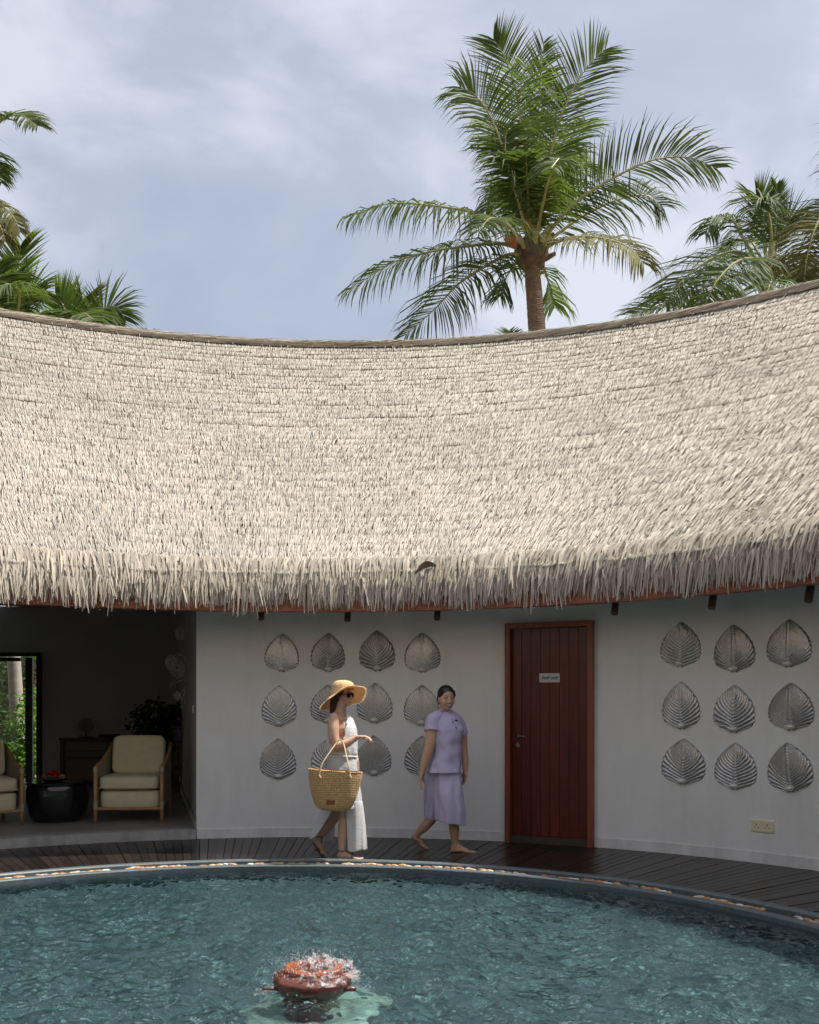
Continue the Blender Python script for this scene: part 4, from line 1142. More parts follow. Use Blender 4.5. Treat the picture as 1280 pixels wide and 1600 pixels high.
def palm(Yp, base_px, crown, fronds, label, trunk_r=.15):
    o = empty('coconut_palm', (Q(base_px, 0, Yp).x, Yp, -.06)); tag(o, label, 'palm tree')
    b_ = Vector(o.location); c_ = Q(crown[0], crown[1], Yp)
    mb = MB(); trunk_tube(mb, [b_, b_.lerp(c_, .5) + Vector((.15, 0, 0)), c_], trunk_r * 1.3, trunk_r, 60); mb.build('trunk', M['bark2'], o)
    mb = MB(); mb.ell(c_, (.24, .24, .3), seg=10, rings=6); mb.build('crown_fibre', M['boot'], o)
    for pts, L_, dr, mt, kw in fronds:
        frond(o, [Q(x, y, Yp + d) for x, y, d in pts], L_, dr, mt, **kw)
    return o
palm(21.0, 1215, (1195, 430), [
 ([(1195, 425, 0), (1160, 395, -.4), (1120, 400, -.6), (1075, 430, -.8), (1040, 470, -.9)], .85, 1.0, 'frond', {}),
 ([(1195, 430, 0), (1150, 430, -.3), (1100, 450, -.6), (1050, 470, -.6), (985, 492, -.6)], .75, .5, 'frond', {}),
 ([(1190, 420, 0), (1160, 370, .3), (1145, 345, .4), (1120, 340, .5), (1102, 365, .5)], .55, 1.2, 'frond', {'n': 44}),
 ([(1190, 440, 0), (1150, 460, 0), (1100, 478, 0), (1040, 478, .1), (990, 490, .1)], .6, .3, 'frond', {}),
 ([(1200, 420, 0), (1205, 370, -.3), (1200, 330, -.4), (1188, 310, -.5), (1178, 330, -.8)], .6, .7, 'frond', {}),
 ([(1205, 420, 0), (1210, 370, .2), (1214, 320, .3), (1214, 290, .3)], .30, .1, 'frond', {'n': 40, 'face': (.3, -1, .2), 'fwd': 1.2}),
 ([(1205, 425, 0), (1215, 380, .3), (1228, 350, .4), (1238, 345, .4)], .50, .1, 'frond', {'n': 44, 'face': (0, -1, .2), 'fwd': 1.2}),
 ([(1200, 420, 0), (1192, 360, .3), (1190, 320, .4), (1182, 305, .4)], .45, .1, 'frond', {'n': 40, 'face': (0, -1, .2), 'fwd': 1.0}),
 ([(1205, 430, 0), (1225, 400, -.8), (1240, 410, -1.2), (1255, 440, -1.5)], .55, 1.1, 'frond_y', {'n': 40}),
 ([(1198, 428, 0), (1180, 405, -1), (1150, 410, -1.5), (1120, 440, -1.9), (1100, 480, -2)], .75, 1.1, 'frond', {}),
 ([(1200, 430, 0), (1210, 420, -1), (1205, 440, -1.6), (1190, 480, -1.8)], .6, 1.1, 'frond_b', {'n': 40}),
 ([(1198, 425, 0), (1180, 385, .6), (1165, 375, 1), (1135, 385, 1.2)], .6, .9, 'frond', {'n': 40}),
 ([(1205, 430, 0), (1240, 420, .5), (1262, 440, .8), (1275, 470, .8)], .6, 1.0, 'frond', {'n': 40}),
], 'dense low coconut palm behind the right end of the thatched roof')
palm(20.0, 1330, (1330, 340), [
 ([(1325, 335, 0), (1295, 330, -.3), (1275, 355, -.5), (1262, 400, -.6), (1255, 450, -.6)], .65, 1.0, 'frond_y', {}),
 ([(1325, 345, 0), (1300, 370, -.4), (1282, 410, -.6), (1272, 460, -.6)], .6, 1.0, 'frond', {}),
 ([(1325, 335, 0), (1305, 310, 0), (1285, 330, 0), (1278, 360, 0)], .5, 1.0, 'frond', {'n': 40}),
 ([(1328, 330, 0), (1350, 250, 0), (1380, 200, 0), (1420, 190, 0)], .8, .8, 'frond', {}),
 ([(1328, 330, 0), (1380, 320, 0), (1430, 350, 0), (1460, 400, 0)], .8, .8, 'frond', {}),
], 'palm at the right edge with only hanging frond tips in view')
palm(17.5, -75, (-60, 330), [
 ([(-55, 320, 0), (-30, 240, 0), (0, 190, -.1), (30, 180, -.2), (58, 196, -.3)], .42, .55, 'frond', {}),
 ([(-55, 325, 0), (-40, 270, 0), (-22, 235, 0), (-8, 250, 0), (2, 285, 0)], .34, .9, 'frond', {}),
 ([(-55, 335, 0), (-30, 310, 0), (-5, 318, 0), (18, 335, 0), (32, 362, 0)], .30, 1.2, 'frond_y', {'ragged': .2}),
 ([(-55, 335, 0), (-30, 340, .3), (-5, 345, .3), (8, 375, .3)], .34, 1.3, 'frond_y', {'n': 40}),
 ([(-60, 325, 0), (-90, 240, 0), (-130, 190, 0), (-190, 190, 0)], .8, .8, 'frond', {}),
 ([(-60, 330, 0), (-120, 320, 0), (-170, 350, 0), (-200, 400, 0)], .8, .8, 'frond', {}),
], 'tall palm beyond the left edge with frond tips entering the sky')
palm(18.5, -75, (8, 540), [
 ([(10, 535, 0), (15, 490, 0), (22, 440, 0), (30, 400, .1), (32, 385, .1)], .45, .15, 'frond_b', {'face': (0, -1, .3), 'fwd': 1.0}),
 ([(12, 535, 0), (32, 490, 0), (45, 455, 0), (52, 452, 0)], .42, .15, 'frond_b', {'n': 44, 'face': (0, -1, .3), 'fwd': 1.1}),
 ([(5, 535, 0), (-2, 480, -.2), (-5, 440, -.3), (0, 410, -.3)], .55, .4, 'frond', {}),
 ([(12, 535, 0), (30, 470, -.6), (18, 445, -1), (-10, 450, -1.2)], .5, .9, 'frond', {}),
 ([(12, 538, 0), (42, 505, .3), (60, 490, .5), (80, 500, .6)], .5, .5, 'frond_b', {'n': 44}),
 ([(8, 538, 0), (20, 500, -.8), (30, 505, -1.3), (40, 530, -1.5)], .5, .9, 'frond_b', {'n': 44}),
 ([(5, 535, 0), (-30, 480, 0), (-60, 460, 0), (-90, 480, 0)], .6, .8, 'frond', {}),
], 'bright young palm behind the ridge at the left edge')
palm(19.5, 128, (125, 570), [
 ([(125, 565, 0), (112, 520, 0), (100, 480, 0), (88, 462, 0)], .45, .15, 'frond_b', {'n': 44, 'face': (0, -1, .3), 'fwd': 1.0}),
 ([(127, 565, 0), (125, 520, .2), (128, 480, .3), (130, 470, .3)], .45, .15, 'frond_y', {'n': 44, 'face': (0, -1, .3), 'fwd': .9}),
 ([(128, 568, 0), (140, 520, -.1), (160, 485, -.2), (182, 480, -.3), (196, 500, -.3)], .42, .35, 'frond', {'face': (0, -1, .3), 'fwd': .5}),
 ([(125, 565, 0), (118, 520, -.5), (128, 490, -.8), (148, 500, -1.2)], .55, .8, 'frond', {'n': 44}),
 ([(128, 568, 0), (150, 525, .3), (170, 500, .4), (192, 515, .5)], .5, .6, 'frond', {'n': 44}),
 ([(122, 568, 0), (100, 530, -.2), (85, 505, -.2), (68, 505, -.2)], .45, .8, 'frond_b', {'n': 40}),
], 'yellow green palm fronds fanning over the ridge left of centre')
palm(24.0, 800, (800, 575), [([(800, 572, 0), (797, 545, 0), (796, 518, 0)], .3, .1, 'frond', {'n': 20}), ([(800, 572, 0), (806, 548, 0), (803, 520, 0)], .25, .1, 'frond', {'n': 20})],
     'small green palm tip peeping over the ridge beside the tall palm trunk')
palm(24.0, 228, (225, 575), [([(225, 575, 0), (228, 548, 0), (234, 520, 0)], .3, .1, 'frond', {'n': 20}), ([(225, 575, 0), (235, 550, 0), (245, 525, 0)], .3, .2, 'frond', {'n': 20})],
     'thin palm tips peeping over the ridge right of the fanning fronds')

# ------------------------------------------------------------------ fountain pot
M['terra'] = mat('wet_terracotta', (0.13, 0.036, 0.022), 0.22, var=(9, .4), bump=(40, .35, .006), coat=.5)
M['terra_o'] = mat('orange_pot_lip', (0.30, 0.08, 0.028), 0.2, var=(12, .25), coat=.6)
fc = Vector((Xf, Yf, -0.045)); fp = empty('fountain_pot', fc); tag(fp, 'wet terracotta pot fountain bubbling in the middle of the pool', 'fountain')
k_ = 4.86 / F_PX
prof = [(.02, -.26), (.10, -.26), (.12, -.15), (40 * k_, -.03), (49 * k_, 2 * k_), (56 * k_, 9 * k_), (61 * k_, 18 * k_), (62 * k_, 25 * k_), (60 * k_, 29 * k_), (54 * k_, 33 * k_), (46 * k_, 37 * k_)]
def wobp(r, z, a):
    return r * (1 + .02 * math.sin(3 * a) + .012 * math.sin(17 * a)), z + .002 * math.sin(9 * a)
mb = MB(); mb.lathe(fc, prof, 72, wob=wobp); mb.build('body', M['terra'], fp, smooth=True)
mb = MB()
prof2 = [(45 * k_, 36 * k_), (45 * k_, 40 * k_), (43 * k_, 43.5 * k_), (38 * k_, 45 * k_), (34 * k_, 42 * k_), (33 * k_, 36 * k_), (30 * k_, 25 * k_)]
mb.lathe(fc, prof2, 72, wob=lambda r, z, a: (r * (1 + .025 * math.sin(11 * a + 1)), z + .004 * math.sin(5 * a))); mb.build('lip', M['terra_o'], fp, smooth=True)
for s, (dx_, dy_) in ((1, (68, 4)), (-1, (-74, 2))):
    mb = MB(); a_ = Vector((s * 40 * k_, -.06, 12 * k_)); b2_ = Vector((dx_ * k_, -.10, 17 * k_))
    mb.tube([fc + a_, fc + a_.lerp(b2_, .6) + Vector((0, 0, .004)), fc + b2_], [.018, .014, .010] if s > 0 else [.010, .008, .006], 8); mb.build('spout', M['terra'], fp, smooth=True)
mw2 = mat('splashing_water', (0.60, 0.56, 0.57), 0.08, alpha=.45, bump=(60, 1.0, .02), spec=1.0)
_pr = [(.015, 60 * k_), (8 * k_, 58 * k_), (16 * k_, 54 * k_), (24 * k_, 47 * k_), (29 * k_, 38 * k_), (36 * k_, 41 * k_), (44 * k_, 45 * k_), (50 * k_, 39 * k_), (57 * k_, 33 * k_), (61 * k_, 26 * k_)]
_pp = [tuple(np.interp(i / 6, range(len(_pr)), [q[j] for q in _pr]) for j in (0, 1)) for i in range(6 * (len(_pr) - 1) + 1)]
mb = MB(); vs0 = MB().lathe(fc, _pp, 220)
for v in vs0.v:
    q = Vector(v); d = q - fc; s_ = noise.noise(q * 38) * .022 + noise.noise(q * 90) * .016 + noise.noise(q * 200) * .006; dd = d.normalized(); mb.v.append(tuple(q + dd * s_ + Vector((.036, 0, .004))))
fr_ = random.Random(3)
mb.f = [f for f in vs0.f if noise.noise(Vector(vs0.v[f[0]]) * 24) + .6 * noise.noise(Vector(vs0.v[f[0]]) * 80) > -.06 and vs0.v[f[0]][0] > fc.x - .085]; mb.m = [0] * len(mb.f)
mb.build('water_dome', mw2, fp, smooth=True)
mdrop = mat('water_drops', (0.7, 0.7, 0.73), 0.1, alpha=.6, spec=1.0)
mb = MB()
for _ in range(950):
    a = fr_.uniform(0, 2 * PI); r = (fr_.uniform(.05, .19) if fr_.random() < .72 else fr_.uniform(.15, .34)); 
    if r > .2 and math.cos(a) < .35 and fr_.random() < .6: continue
    zmax = max(.015, .215 - (r / .36) ** 1.3 * .17)
    if r < .2: z = .09 + fr_.random() * .10
    else: z = fr_.uniform(.01, zmax)
    s_ = fr_.uniform(.0009, .0030) * (1.3 if r < .2 else 1)
    c = fc + Vector((math.cos(a) * r * 1.1, math.sin(a) * r, z))
    mb.add([c + Vector((s_, 0, 0)), c + Vector((0, s_, 0)), c + Vector((-s_, 0, 0)), c + Vector((0, -s_, 0)), c + Vector((0, 0, s_ * 1.4)), c + Vector((0, 0, -s_ * 1.4))],
           [(0, 1, 4), (1, 2, 4), (2, 3, 4), (3, 0, 4), (1, 0, 5), (2, 1, 5), (3, 2, 5), (0, 3, 5)])
mb.build('water_drop', mdrop, fp)['kind'] = 'stuff'
# pale plinth under the water and foam on it
mb = MB(); mb.lathe(fc, [(.02, -.20), (.30, -.20), (.34, -.22), (.34, -.31)], 48, wob=lambda r, z, a: (r * (1.0 + .10 * math.sin(2 * a + .5) + .05 * math.sin(5 * a)), z)); tag(mb.build('fountain_plinth', mat('pale_plinth', (0.22, 0.29, 0.25), 0.6, var=(9, .5)), None), 'pale green round plinth under the water around the fountain pot', 'plinth')
mb = MB()
for _ in range(700):
    a = fr_.uniform(0, 2 * PI); r = .17 + abs(fr_.gauss(0, .10)); 
    if r > .5: continue
    s_ = fr_.uniform(.0012, .0045) * (1.4 - r * 1.6); c = fc + Vector((math.cos(a) * r * 1.25, math.sin(a) * r * 1.1, .004 + fr_.uniform(-.002, .006)))
    k = 6; mb.add([c + Vector((math.cos(q / k * 2 * PI) * s_ * 1.8, math.sin(q / k * 2 * PI) * s_, 0)) for q in range(k)] + [c + Vector((0, 0, s_ * .45))], [(q, (q + 1) % k, k) for q in range(k)])
tag(mb.build('foam', mat('white_foam', (0.55, 0.62, 0.58), 0.5, alpha=.40), None), 'white foam bubbles floating round the fountain pot', kind='stuff')

# a few dry leaf scraps blown against the wall
for px, py, wh in ((943, 1327, 'just right of the door frame'), (1052, 1340, 'under the first right leaf column, nearer the pool'), (1056, 1336, 'under the first right leaf column, touching the wall'), (797, 1322, 'in front of the left door jamb'), (1120, 1352, 'farthest right of the scraps, left of the socket')):
    p = Vector(((px - HX) / F_PX, 1, -(py - HY) / F_PX)); p = Vector((0, 0, CAM_H)) + p * (CAM_H / -p.z); s_ = rng.uniform(.02, .035); an = rng.uniform(0, 3)
    mb = MB(); f = Vector((math.cos(an), math.sin(an), .2)) * s_; g = Vector((-math.sin(an), math.cos(an), 0)) * s_ * .45
    mb.add([p - f + Vector((0, 0, .01)), p + g + Vector((0, 0, .003)), p + f + Vector((0, 0, .008)), p - g + Vector((0, 0, .003))], [(0, 1, 2, 3)])
    tag(mb.build('fallen_leaf', M['jamb'], None), 'tiny dry leaf scrap on the deck ' + wh, 'leaf', 'dry leaf scraps at the foot of the wall')
# ------------------------------------------------------------------ people
from mathutils.bvhtree import BVHTree
def skin_mat(name, col):
    m = mat(name, col, 0.48, var=(9, .07), spec=.4)
    p = m.node_tree.nodes['Principled BSDF']
    p.inputs['Subsurface Weight'].default_value = .12; p.inputs['Subsurface Radius'].default_value = (.02, .008, .005); p.inputs['Subsurface Scale'].default_value = .5
    return m
M['skin1'] = skin_mat('fair_skin', (0.56, 0.35, 0.25)); M['skin2'] = skin_mat('tan_skin', (0.52, 0.31, 0.205))
M['hair'] = mat('dark_hair', (0.018, 0.012, 0.010), 0.35, bump=(90, .4, .003), spec=.5)
M['hair1'] = mat('brown_black_hair', (0.035, 0.02, 0.014), 0.4, bump=(90, .4, .003))
M['lip'] = mat('lips', (0.36, 0.09, 0.075), .35); M['teeth'] = mat('teeth', (.75, .72, .68), .3)
M['eye'] = mat('lash', (.012, .009, .008), .5)

def cyl_remesh(mb, name, m, parent, voxel=.006, smooth_it=6):
    o = mb.build(name, m, parent)
    md = o.modifiers.new('r', 'REMESH'); md.mode = 'VOXEL'; md.voxel_size = voxel; md.use_smooth_shade = True
    ms = o.modifiers.new('s', 'SMOOTH'); ms.factor = .5; ms.iterations = smooth_it
    bpy.context.view_layer.update()
    dg = bpy.context.evaluated_depsgraph_get()
    me = bpy.data.meshes.new_from_object(o.evaluated_get(dg))
    o.modifiers.clear(); old = o.data; o.data = me; bpy.data.meshes.remove(old); me.name = name
    me.materials.clear(); me.materials.append(m)
    me.polygons.foreach_set('use_smooth', [True] * len(me.polygons))
    return o
def limb(mb, pts, rads, n=5, flat=1.0, up=None, seg=14):
    """rounded tapering limb through the points"""
    C_ = catmull(pts, (len(pts) - 1) * n); rr = [float(np.interp(i / n, range(len(rads)), rads)) for i in range(len(C_))]
    mb.tube(C_, rr, seg, flat=flat, up=up)
    mb.ell(C_[0], (rr[0],) * 3, seg=12, rings=8); mb.ell(C_[-1], (rr[-1] * (flat if up else 1),) * 2 + (rr[-1],), seg=12, rings=8)
def hand(mb, wrist, palm_dir, palm_n, side, curl, length=.175, spread=.012):
    """palm + four unequal curled fingers + thumb"""
    d = Vector(palm_dir).normalized(); n_ = Vector(palm_n); n_ = (n_ - d * n_.dot(d)).normalized(); s_ = d.cross(n_) * side
    w_ = Vector(wrist); pl = length * .48
    for k in range(4):
        o_ = s_ * ((k - 1.5) * .017)
        mb.tube([w_ + o_ * .5, w_ + d * pl * .5 + o_, w_ + d * pl + o_], [.017, .0165, .0125], 10); mb.ell(w_ + d * pl + o_, (.0125,) * 3, seg=10, rings=6)
    fl_ = [.80, .96, 1.0, .88]; 
    for k in range(4):
        o_ = s_ * ((k - 1.5) * .0185); L_ = length * .50 * fl_[k]
        p = w_ + d * pl + o_; dd = d.copy(); pts = [p]
        for j, q in enumerate((.45, .32, .26)):
            ang = curl[k] * (.6 + .4 * j); dd = (dd * math.cos(ang) + n_ * math.sin(ang)).normalized(); n2 = (n_ - dd * n_.dot(dd)); 
            p = p + dd * L_ * q + s_ * (k - 1.5) * spread * q; pts.append(p)
        mb.tube(pts, [.0105, .0098, .0088, .007], 9); mb.ell(pts[-1], (.0072,) * 3, seg=8, rings=6)
    t0 = w_ + d * pl * .25 - s_ * .022; t1 = t0 + (d * .7 - s_ * .8 + n_ * .35).normalized() * .035; t2 = t1 + (d * .95 - s_ * .25 + n_ * .35).normalized() * .03; t3 = t2 + (d + n_ * .3).normalized() * .022
    mb.tube([t0, t1, t2, t3], [.016, .0125, .0105, .008], 9); mb.ell(t3, (.008,) * 3, seg=8, rings=6)
def foot(mb, ankle, heel, ball, toe, r=.034):
    a, h, b_, t_ = map(Vector, (ankle, heel, ball, toe))
    f = (t_ - h).normalized(); s_ = f.cross(Vector((0, 0, 1))).normalized()
    mb.tube([a, a.lerp(h, .55), h + Vector((0, 0, .022))], [.034, .034, .028], 12); mb.ell(h + Vector((0, 0, .026)), (.032, .03, .028), seg=12, rings=8)
    mb.tube([h + Vector((0, 0, .026)), h.lerp(b_, .5) + Vector((0, 0, .034)), b_ + Vector((0, 0, .020))], [.029, .031, .024], 12)
    mb.tube([a + f * .01, h.lerp(b_, .55) + Vector((0, 0, .045)), b_ + Vector((0, 0, .022))], [.030, .024, .02], 12)
    for o_ in (-.022, 0, .022): mb.ell(b_ + s_ * o_ + Vector((0, 0, .017)), (.022, .022, .016), seg=10, rings=7)
    for k in range(5):
        o_ = s_ * ((k - 2) * .0165); L_ = (t_ - b_).length * (1.0, .97, .9, .8, .68)[k]; rr_ = (.0125, .0095, .009, .0085, .008)[k]
        p0 = b_ + o_ * 1.05 + Vector((0, 0, .015)); p1 = p0 + f * L_ - Vector((0, 0, .004)); mb.tube([p0, p0.lerp(p1, .6) + Vector((0, 0, .003)), p1], [rr_ * 1.1, rr_, rr_], 8); mb.ell(p1, (rr_,) * 3, seg=8, rings=6)
def head(mb, c, yaw, pitch=0, roll=0, s=1.0, full=1.0):
    """yaw 0 faces the camera (-Y); positive turns to +X. returns the frame"""
    Rm = Matrix.Rotation(yaw, 3, 'Z') @ Matrix.Rotation(pitch, 3, 'X') @ Matrix.Rotation(roll, 3, 'Y')
    def W_(x, f, u): return Vector(c) + Rm @ Vector((x * s, -f * s, u * s))
    S = lambda a, b_, c_: (a * s, b_ * s, c_ * s)
    mb.ell(W_(0, -.012, .030), S(.074, .092, .084), Rm, 20, 14)
    mb.ell(W_(0, .022, -.020), S(.064 * full, .066, .066), Rm, 18, 12)
    mb.ell(W_(0, .028, -.058), S(.050 * full, .052, .050), Rm, 18, 12)
    mb.ell(W_(0, .060, -.094), S(.024 * full, .020, .017), Rm, 12, 8)
    for sd_ in (-1, 1):
        mb.ell(W_(.036 * sd_, .055, -.036), S(.026 * full, .026, .026), Rm, 12, 8)
        mb.ell(W_(.073 * sd_, -.006, -.014), S(.010, .020, .031), Rm, 12, 8)
        mb.ell(W_(.011 * sd_, .092, -.031), S(.009, .010, .008), Rm, 10, 6)
        mb.ell(W_(.030 * sd_, .068, .020), S(.022, .016, .009), Rm, 10, 6)
    mb.tube([W_(0, .080, .012), W_(0, .096, -.012), W_(0, .107, -.028)], [.009 * s, .010 * s, .012 * s], 10)
    mb.ell(W_(0, .104, -.030), S(.012, .012, .010), Rm, 10, 6)
    mb.ell(W_(0, .080, -.058), S(.024, .014, .014), Rm, 12, 8)
    mb.ell(W_(0, .072, -.078), S(.020, .014, .010), Rm, 12, 8)
    return W_, Rm
def face_bits(body, W_, s, parent, spec):
    """draw features on the skin: spec = (name, [(x,u)..], radius, material, push)"""
    off = wloc(parent); me = body.data
    bv = BVHTree.FromPolygons([v.co + off for v in me.vertices], [p.vertices[:] for p in me.polygons])
    f = (W_(0, 1, 0) - W_(0, 0, 0)).normalized()
    for nm, pts, r, m, push in spec:
        P3 = []
        for x, u in pts:
            o_ = W_(x, .35, u); h = bv.ray_cast(o_, -f)
            P3.append((h[0] if h[0] else W_(x, .09, u)) + f * push)
        rr_ = [r * s * (.45 if i in (0, len(P3) - 1) else 1) for i in range(len(P3))]
        mb = MB(); mb.tube(P3, rr_, 7); mb.build(nm, m, parent, smooth=True)
def loft(rings, seg=40, fold=None, skip=None, close_top=False, close_bot=False, mb=None):
    """rings: (centre Vector, half x, half y, [exponent])"""
    mb = mb or MB(); vs = []
    n = len(rings)
    for j, rg in enumerate(rings):
        c, hx, hy = rg[0], rg[1], rg[2]
        for k in range(seg):
            a = 2 * PI * k / seg; ca, sa = math.cos(a), math.sin(a); e_ = .85
            x = math.copysign(abs(ca) ** e_, ca) * hx; y = math.copysign(abs(sa) ** e_, sa) * hy
            p = Vector((c.x + x, c.y + y, c.z))
            if len(rg) > 3: p.z += rg[3] * x
            if fold: 
                f_ = fold(a, j / (n - 1), p); p += Vector((ca, sa, 0)) * f_
            vs.append(p)
    fs = []
    for j in range(n - 1):
        for k in range(seg):
            k2 = (k + 1) % seg; q = (j * seg + k, j * seg + k2, (j + 1) * seg + k2, (j + 1) * seg + k)
            if skip and skip((vs[q[0]] + vs[q[2]]) / 2): continue
            fs.append(q)
    if close_top: fs.append(tuple(range(seg)))
    if close_bot: fs.append(tuple((n - 1) * seg + k for k in range(seg)))
    return mb.add(vs, fs)
def densify(rings, m):
    out_ = []
    for j in range(len(rings) - 1):
        for k in range(m):
            u = k / m; a, b_ = rings[j], rings[j + 1]
            out_.append(tuple([a[0].lerp(b_[0], u)] + [a[i] + (b_[i] - a[i]) * u for i in range(1, len(a))]))
    return out_ + [rings[-1]]
def cloth_build(mb, name, m, parent, th=.004, sub=1):
    o = mb.build(name, m, parent, smooth=True)
    s_ = o.modifiers.new('s', 'SOLIDIFY'); s_.thickness = th; s_.offset = 0
    if sub: q = o.modifiers.new('q', 'SUBSURF'); q.levels = sub; q.render_levels = sub
    return o
def sheet(grid, mb=None):
    mb = mb or MB(); n = len(grid[0]); vs = [p for r in grid for p in r]
    fs = [(j * n + k, j * n + k + 1, (j + 1) * n + k + 1, (j + 1) * n + k) for j in range(len(grid) - 1) for k in range(n - 1)]
    return mb.add(vs, fs)

# ================== woman with the straw hat
Y1 = 8.86
A = lambda x, y, d=0.0: Q(x, y, Y1 + d)
w1 = empty('person', (A(530, 1341).x, Y1, 0))
tag(w1, 'woman in white sleeveless top and slit white trousers walking right with one arm bent', 'person')
mb = MB()
Wf, Rm1 = head(mb, A(536.5, 1087.5, 0), R_(62), R_(-3), 0, .90, .93)
limb(mb, [A(533, 1098, .0), A(531, 1108, .0), A(529, 1120, .0)], [.050, .046, .055])
mb.ell(A(531, 1124, .0), (.075, .15, .045)); mb.ell(A(533, 1138, .0), (.105, .145, .11)); mb.ell(A(535, 1160, 0), (.105, .13, .12)); mb.ell(A(534, 1188, 0), (.115, .15, .12)); mb.ell(A(533, 1210, 0), (.12, .16, .11))
for d in (-.07, .07): mb.ell(A(545, 1142, d), (.055, .06, .055))
limb(mb, [A(522, 1122, -.145), A(521, 1138, -.17), A(522, 1153, -.185), A(526, 1166, -.19)], [.050, .053, .049, .042])
limb(mb, [A(526, 1167, -.19), A(541, 1162, -.205), A(557, 1152.5, -.20)], [.043, .039, .025])
hand(mb, A(558, 1152, -.20), (1, -.05, .05), (.1, -.0, -1), -1, (.55, .6, .65, .7), .16)
limb(mb, [A(538, 1122, .145), A(546, 1145, .19), A(551, 1164, .21), A(556, 1181, .17)], [.045, .040, .036, .024])
hand(mb, A(557, 1183, .165), (.25, -.1, -1), (-1, 0, -.1), 1, (.15, .2, .25, .3), .155)
limb(mb, [A(535, 1212, -.07), A(539, 1240, -.075), A(540, 1268, -.08), A(536.5, 1290, -.08), A(535, 1312, -.08), A(534, 1330, -.08)], [.085, .068, .052, .050, .040, .031])
foot(mb, A(534, 1331, -.08), A(531.5, 1342.5, -.08), A(554, 1343.5, -.10), A(566, 1344.0, -.105))
limb(mb, [A(533, 1212, .07), A(535, 1240, .075), A(528, 1268, .08), A(515, 1287, .10), A(502, 1303, .12), A(496, 1311, .12)], [.085, .068, .052, .049, .037, .030])
# rear foot: heel lifted, toes down
h1, b1, t1 = A(492, 1313, .12), A(504, 1331, .13), A(511, 1337.5, .13)
limb(mb, [A(497, 1309, .12), h1 + Vector((.01, 0, 0))], [.032, .027]); limb(mb, [h1 + Vector((.012, 0, .0)), h1.lerp(b1, .5) + Vector((.012, 0, .006)), b1], [.028, .029, .026], flat=1.3, up=(0, 1, 0))
for k in range(5):
    o_ = Vector((0, (k - 2) * .016, 0)); p0 = b1 + o_; p1 = t1 + o_ * .95 + (h1 - b1).normalized() * .004 * k; mb.tube([p0, p1], [.012, .009], 8); mb.ell(p1, (.0092,) * 3, seg=8, rings=6)
body1 = cyl_remesh(mb, 'body', M['skin1'], w1, .0055, 5)
face_bits(body1, Wf, .9, w1, [
    ('lips', [(-.026, -.060), (-.014, -.067), (0, -.070), (.014, -.067), (.026, -.060)], .0048, M['lip'], .001),
    ('teeth', [(-.020, -.058), (-.01, -.062), (0, -.0635), (.01, -.062), (.02, -.058)], .0042, M['teeth'], .002),
    ('eyebrow', [(.015, .030), (.03, .035), (.048, .028)], .003, M['eye'], .0), ('eyebrow', [(-.015, .030), (-.03, .035), (-.048, .028)], .003, M['eye'], .0)])
# sunglasses
sgz = empty('sunglasses', Wf(0, .09, 0)); tag(sgz, 'large dark sunglasses worn under the straw hat', 'sunglasses')
for s_ in (-1, 1):
    mb = MB(); cpt = Wf(.032 * s_, .088 - .004, .004)
    mb.tube([cpt - (Wf(0, 1, 0) - Wf(0, 0, 0)).normalized() * .001, cpt + (Wf(0, 1, 0) - Wf(0, 0, 0)).normalized() * .007], [.0285, .0275], 12); mb.build('lens', mat('dark_lens', (.008, .008, .01), .06, coat=.8), sgz)
mb = MB()
mb.tube([Wf(-.06, .078, .018), Wf(-.03, .096, .022), Wf(0, .101, .016), Wf(.03, .096, .022), Wf(.06, .078, .018)], .0045, 6)
mb.tube([Wf(-.06, .08, .016), Wf(-.072, .03, .012), Wf(-.076, -.02, .004)], .0042, 6); mb.tube([Wf(.06, .08, .016), Wf(.072, .03, .012), Wf(.076, -.02, .004)], .0042, 6)
mb.build('frame', M['ink'], sgz)
# hair
mb = MB(); mb.ell(Wf(0, -.045, .02), (.080 * .93, .075, .088), Rm1, 16, 12)
limb(mb, [A(527, 1088, -.05), A(521, 1099, -.04), A(519.5, 1108, -.03), A(517, 1116, -.02)], [.028, .032, .026, .008]); limb(mb, [A(524, 1090, 0.02), A(520.5, 1102, .0), A(517.5, 1113, 0)], [.04, .034, .012])
limb(mb, [Wf(-.070, .045, .045), Wf(-.077, .02, .015), Wf(-.076, -.0, -.01)], [.008, .012, .010])
cyl_remesh(mb, 'hair', M['hair1'], w1, .006, 3)
# top
def edge(py): return float(np.interp(py, [1112, 1120, 1135, 1150, 1160], [542, 541.5, 541, 537.5, 536]))
def skip1(p):
    Yp = p.y; px = HX + p.x / Yp * F_PX; py = HY - (p.z - CAM_H) / Yp * F_PX
    if py < 1161 and 515.5 < px < edge(py): return True
    return py < 1119 and px < 530
wt = mat('white_gauze', (0.80, 0.81, 0.83), .8, bump=(35, .5, .01), wave=('Z', 26, .6, 2.5), trans=.25, spec=.1)
wt2 = mat('sheer_white_gauze', (0.80, 0.81, 0.83), .8, bump=(35, .5, .01), wave=('Z', 26, .6, 2.5), trans=.3, spec=.1, alpha=.86)
rg = [(1114, 532, 544, .05), (1118, 524, 548.5, .085), (1126, 514, 552.5, .12), (1138, 512, 557, .15), (1150, 511, 559, .155), (1162, 510, 558.5, .155), (1172, 510.5, 558.5, .16), (1178, 513, 558.5, .15), (1182, 517, 555.5, .135)]
rings = densify([(A((a + b_) / 2, y, 0), (b_ - a) / 2 / F_PX * Y1, h) for y, a, b_, h in rg], 3)
mb = loft(rings, 64, fold=lambda a, v, p: .004 * math.sin(a * 13 + 5 * v) * v + .006 * noise.noise(p * 22), skip=skip1)
cloth_build(mb, 'top', wt, w1)
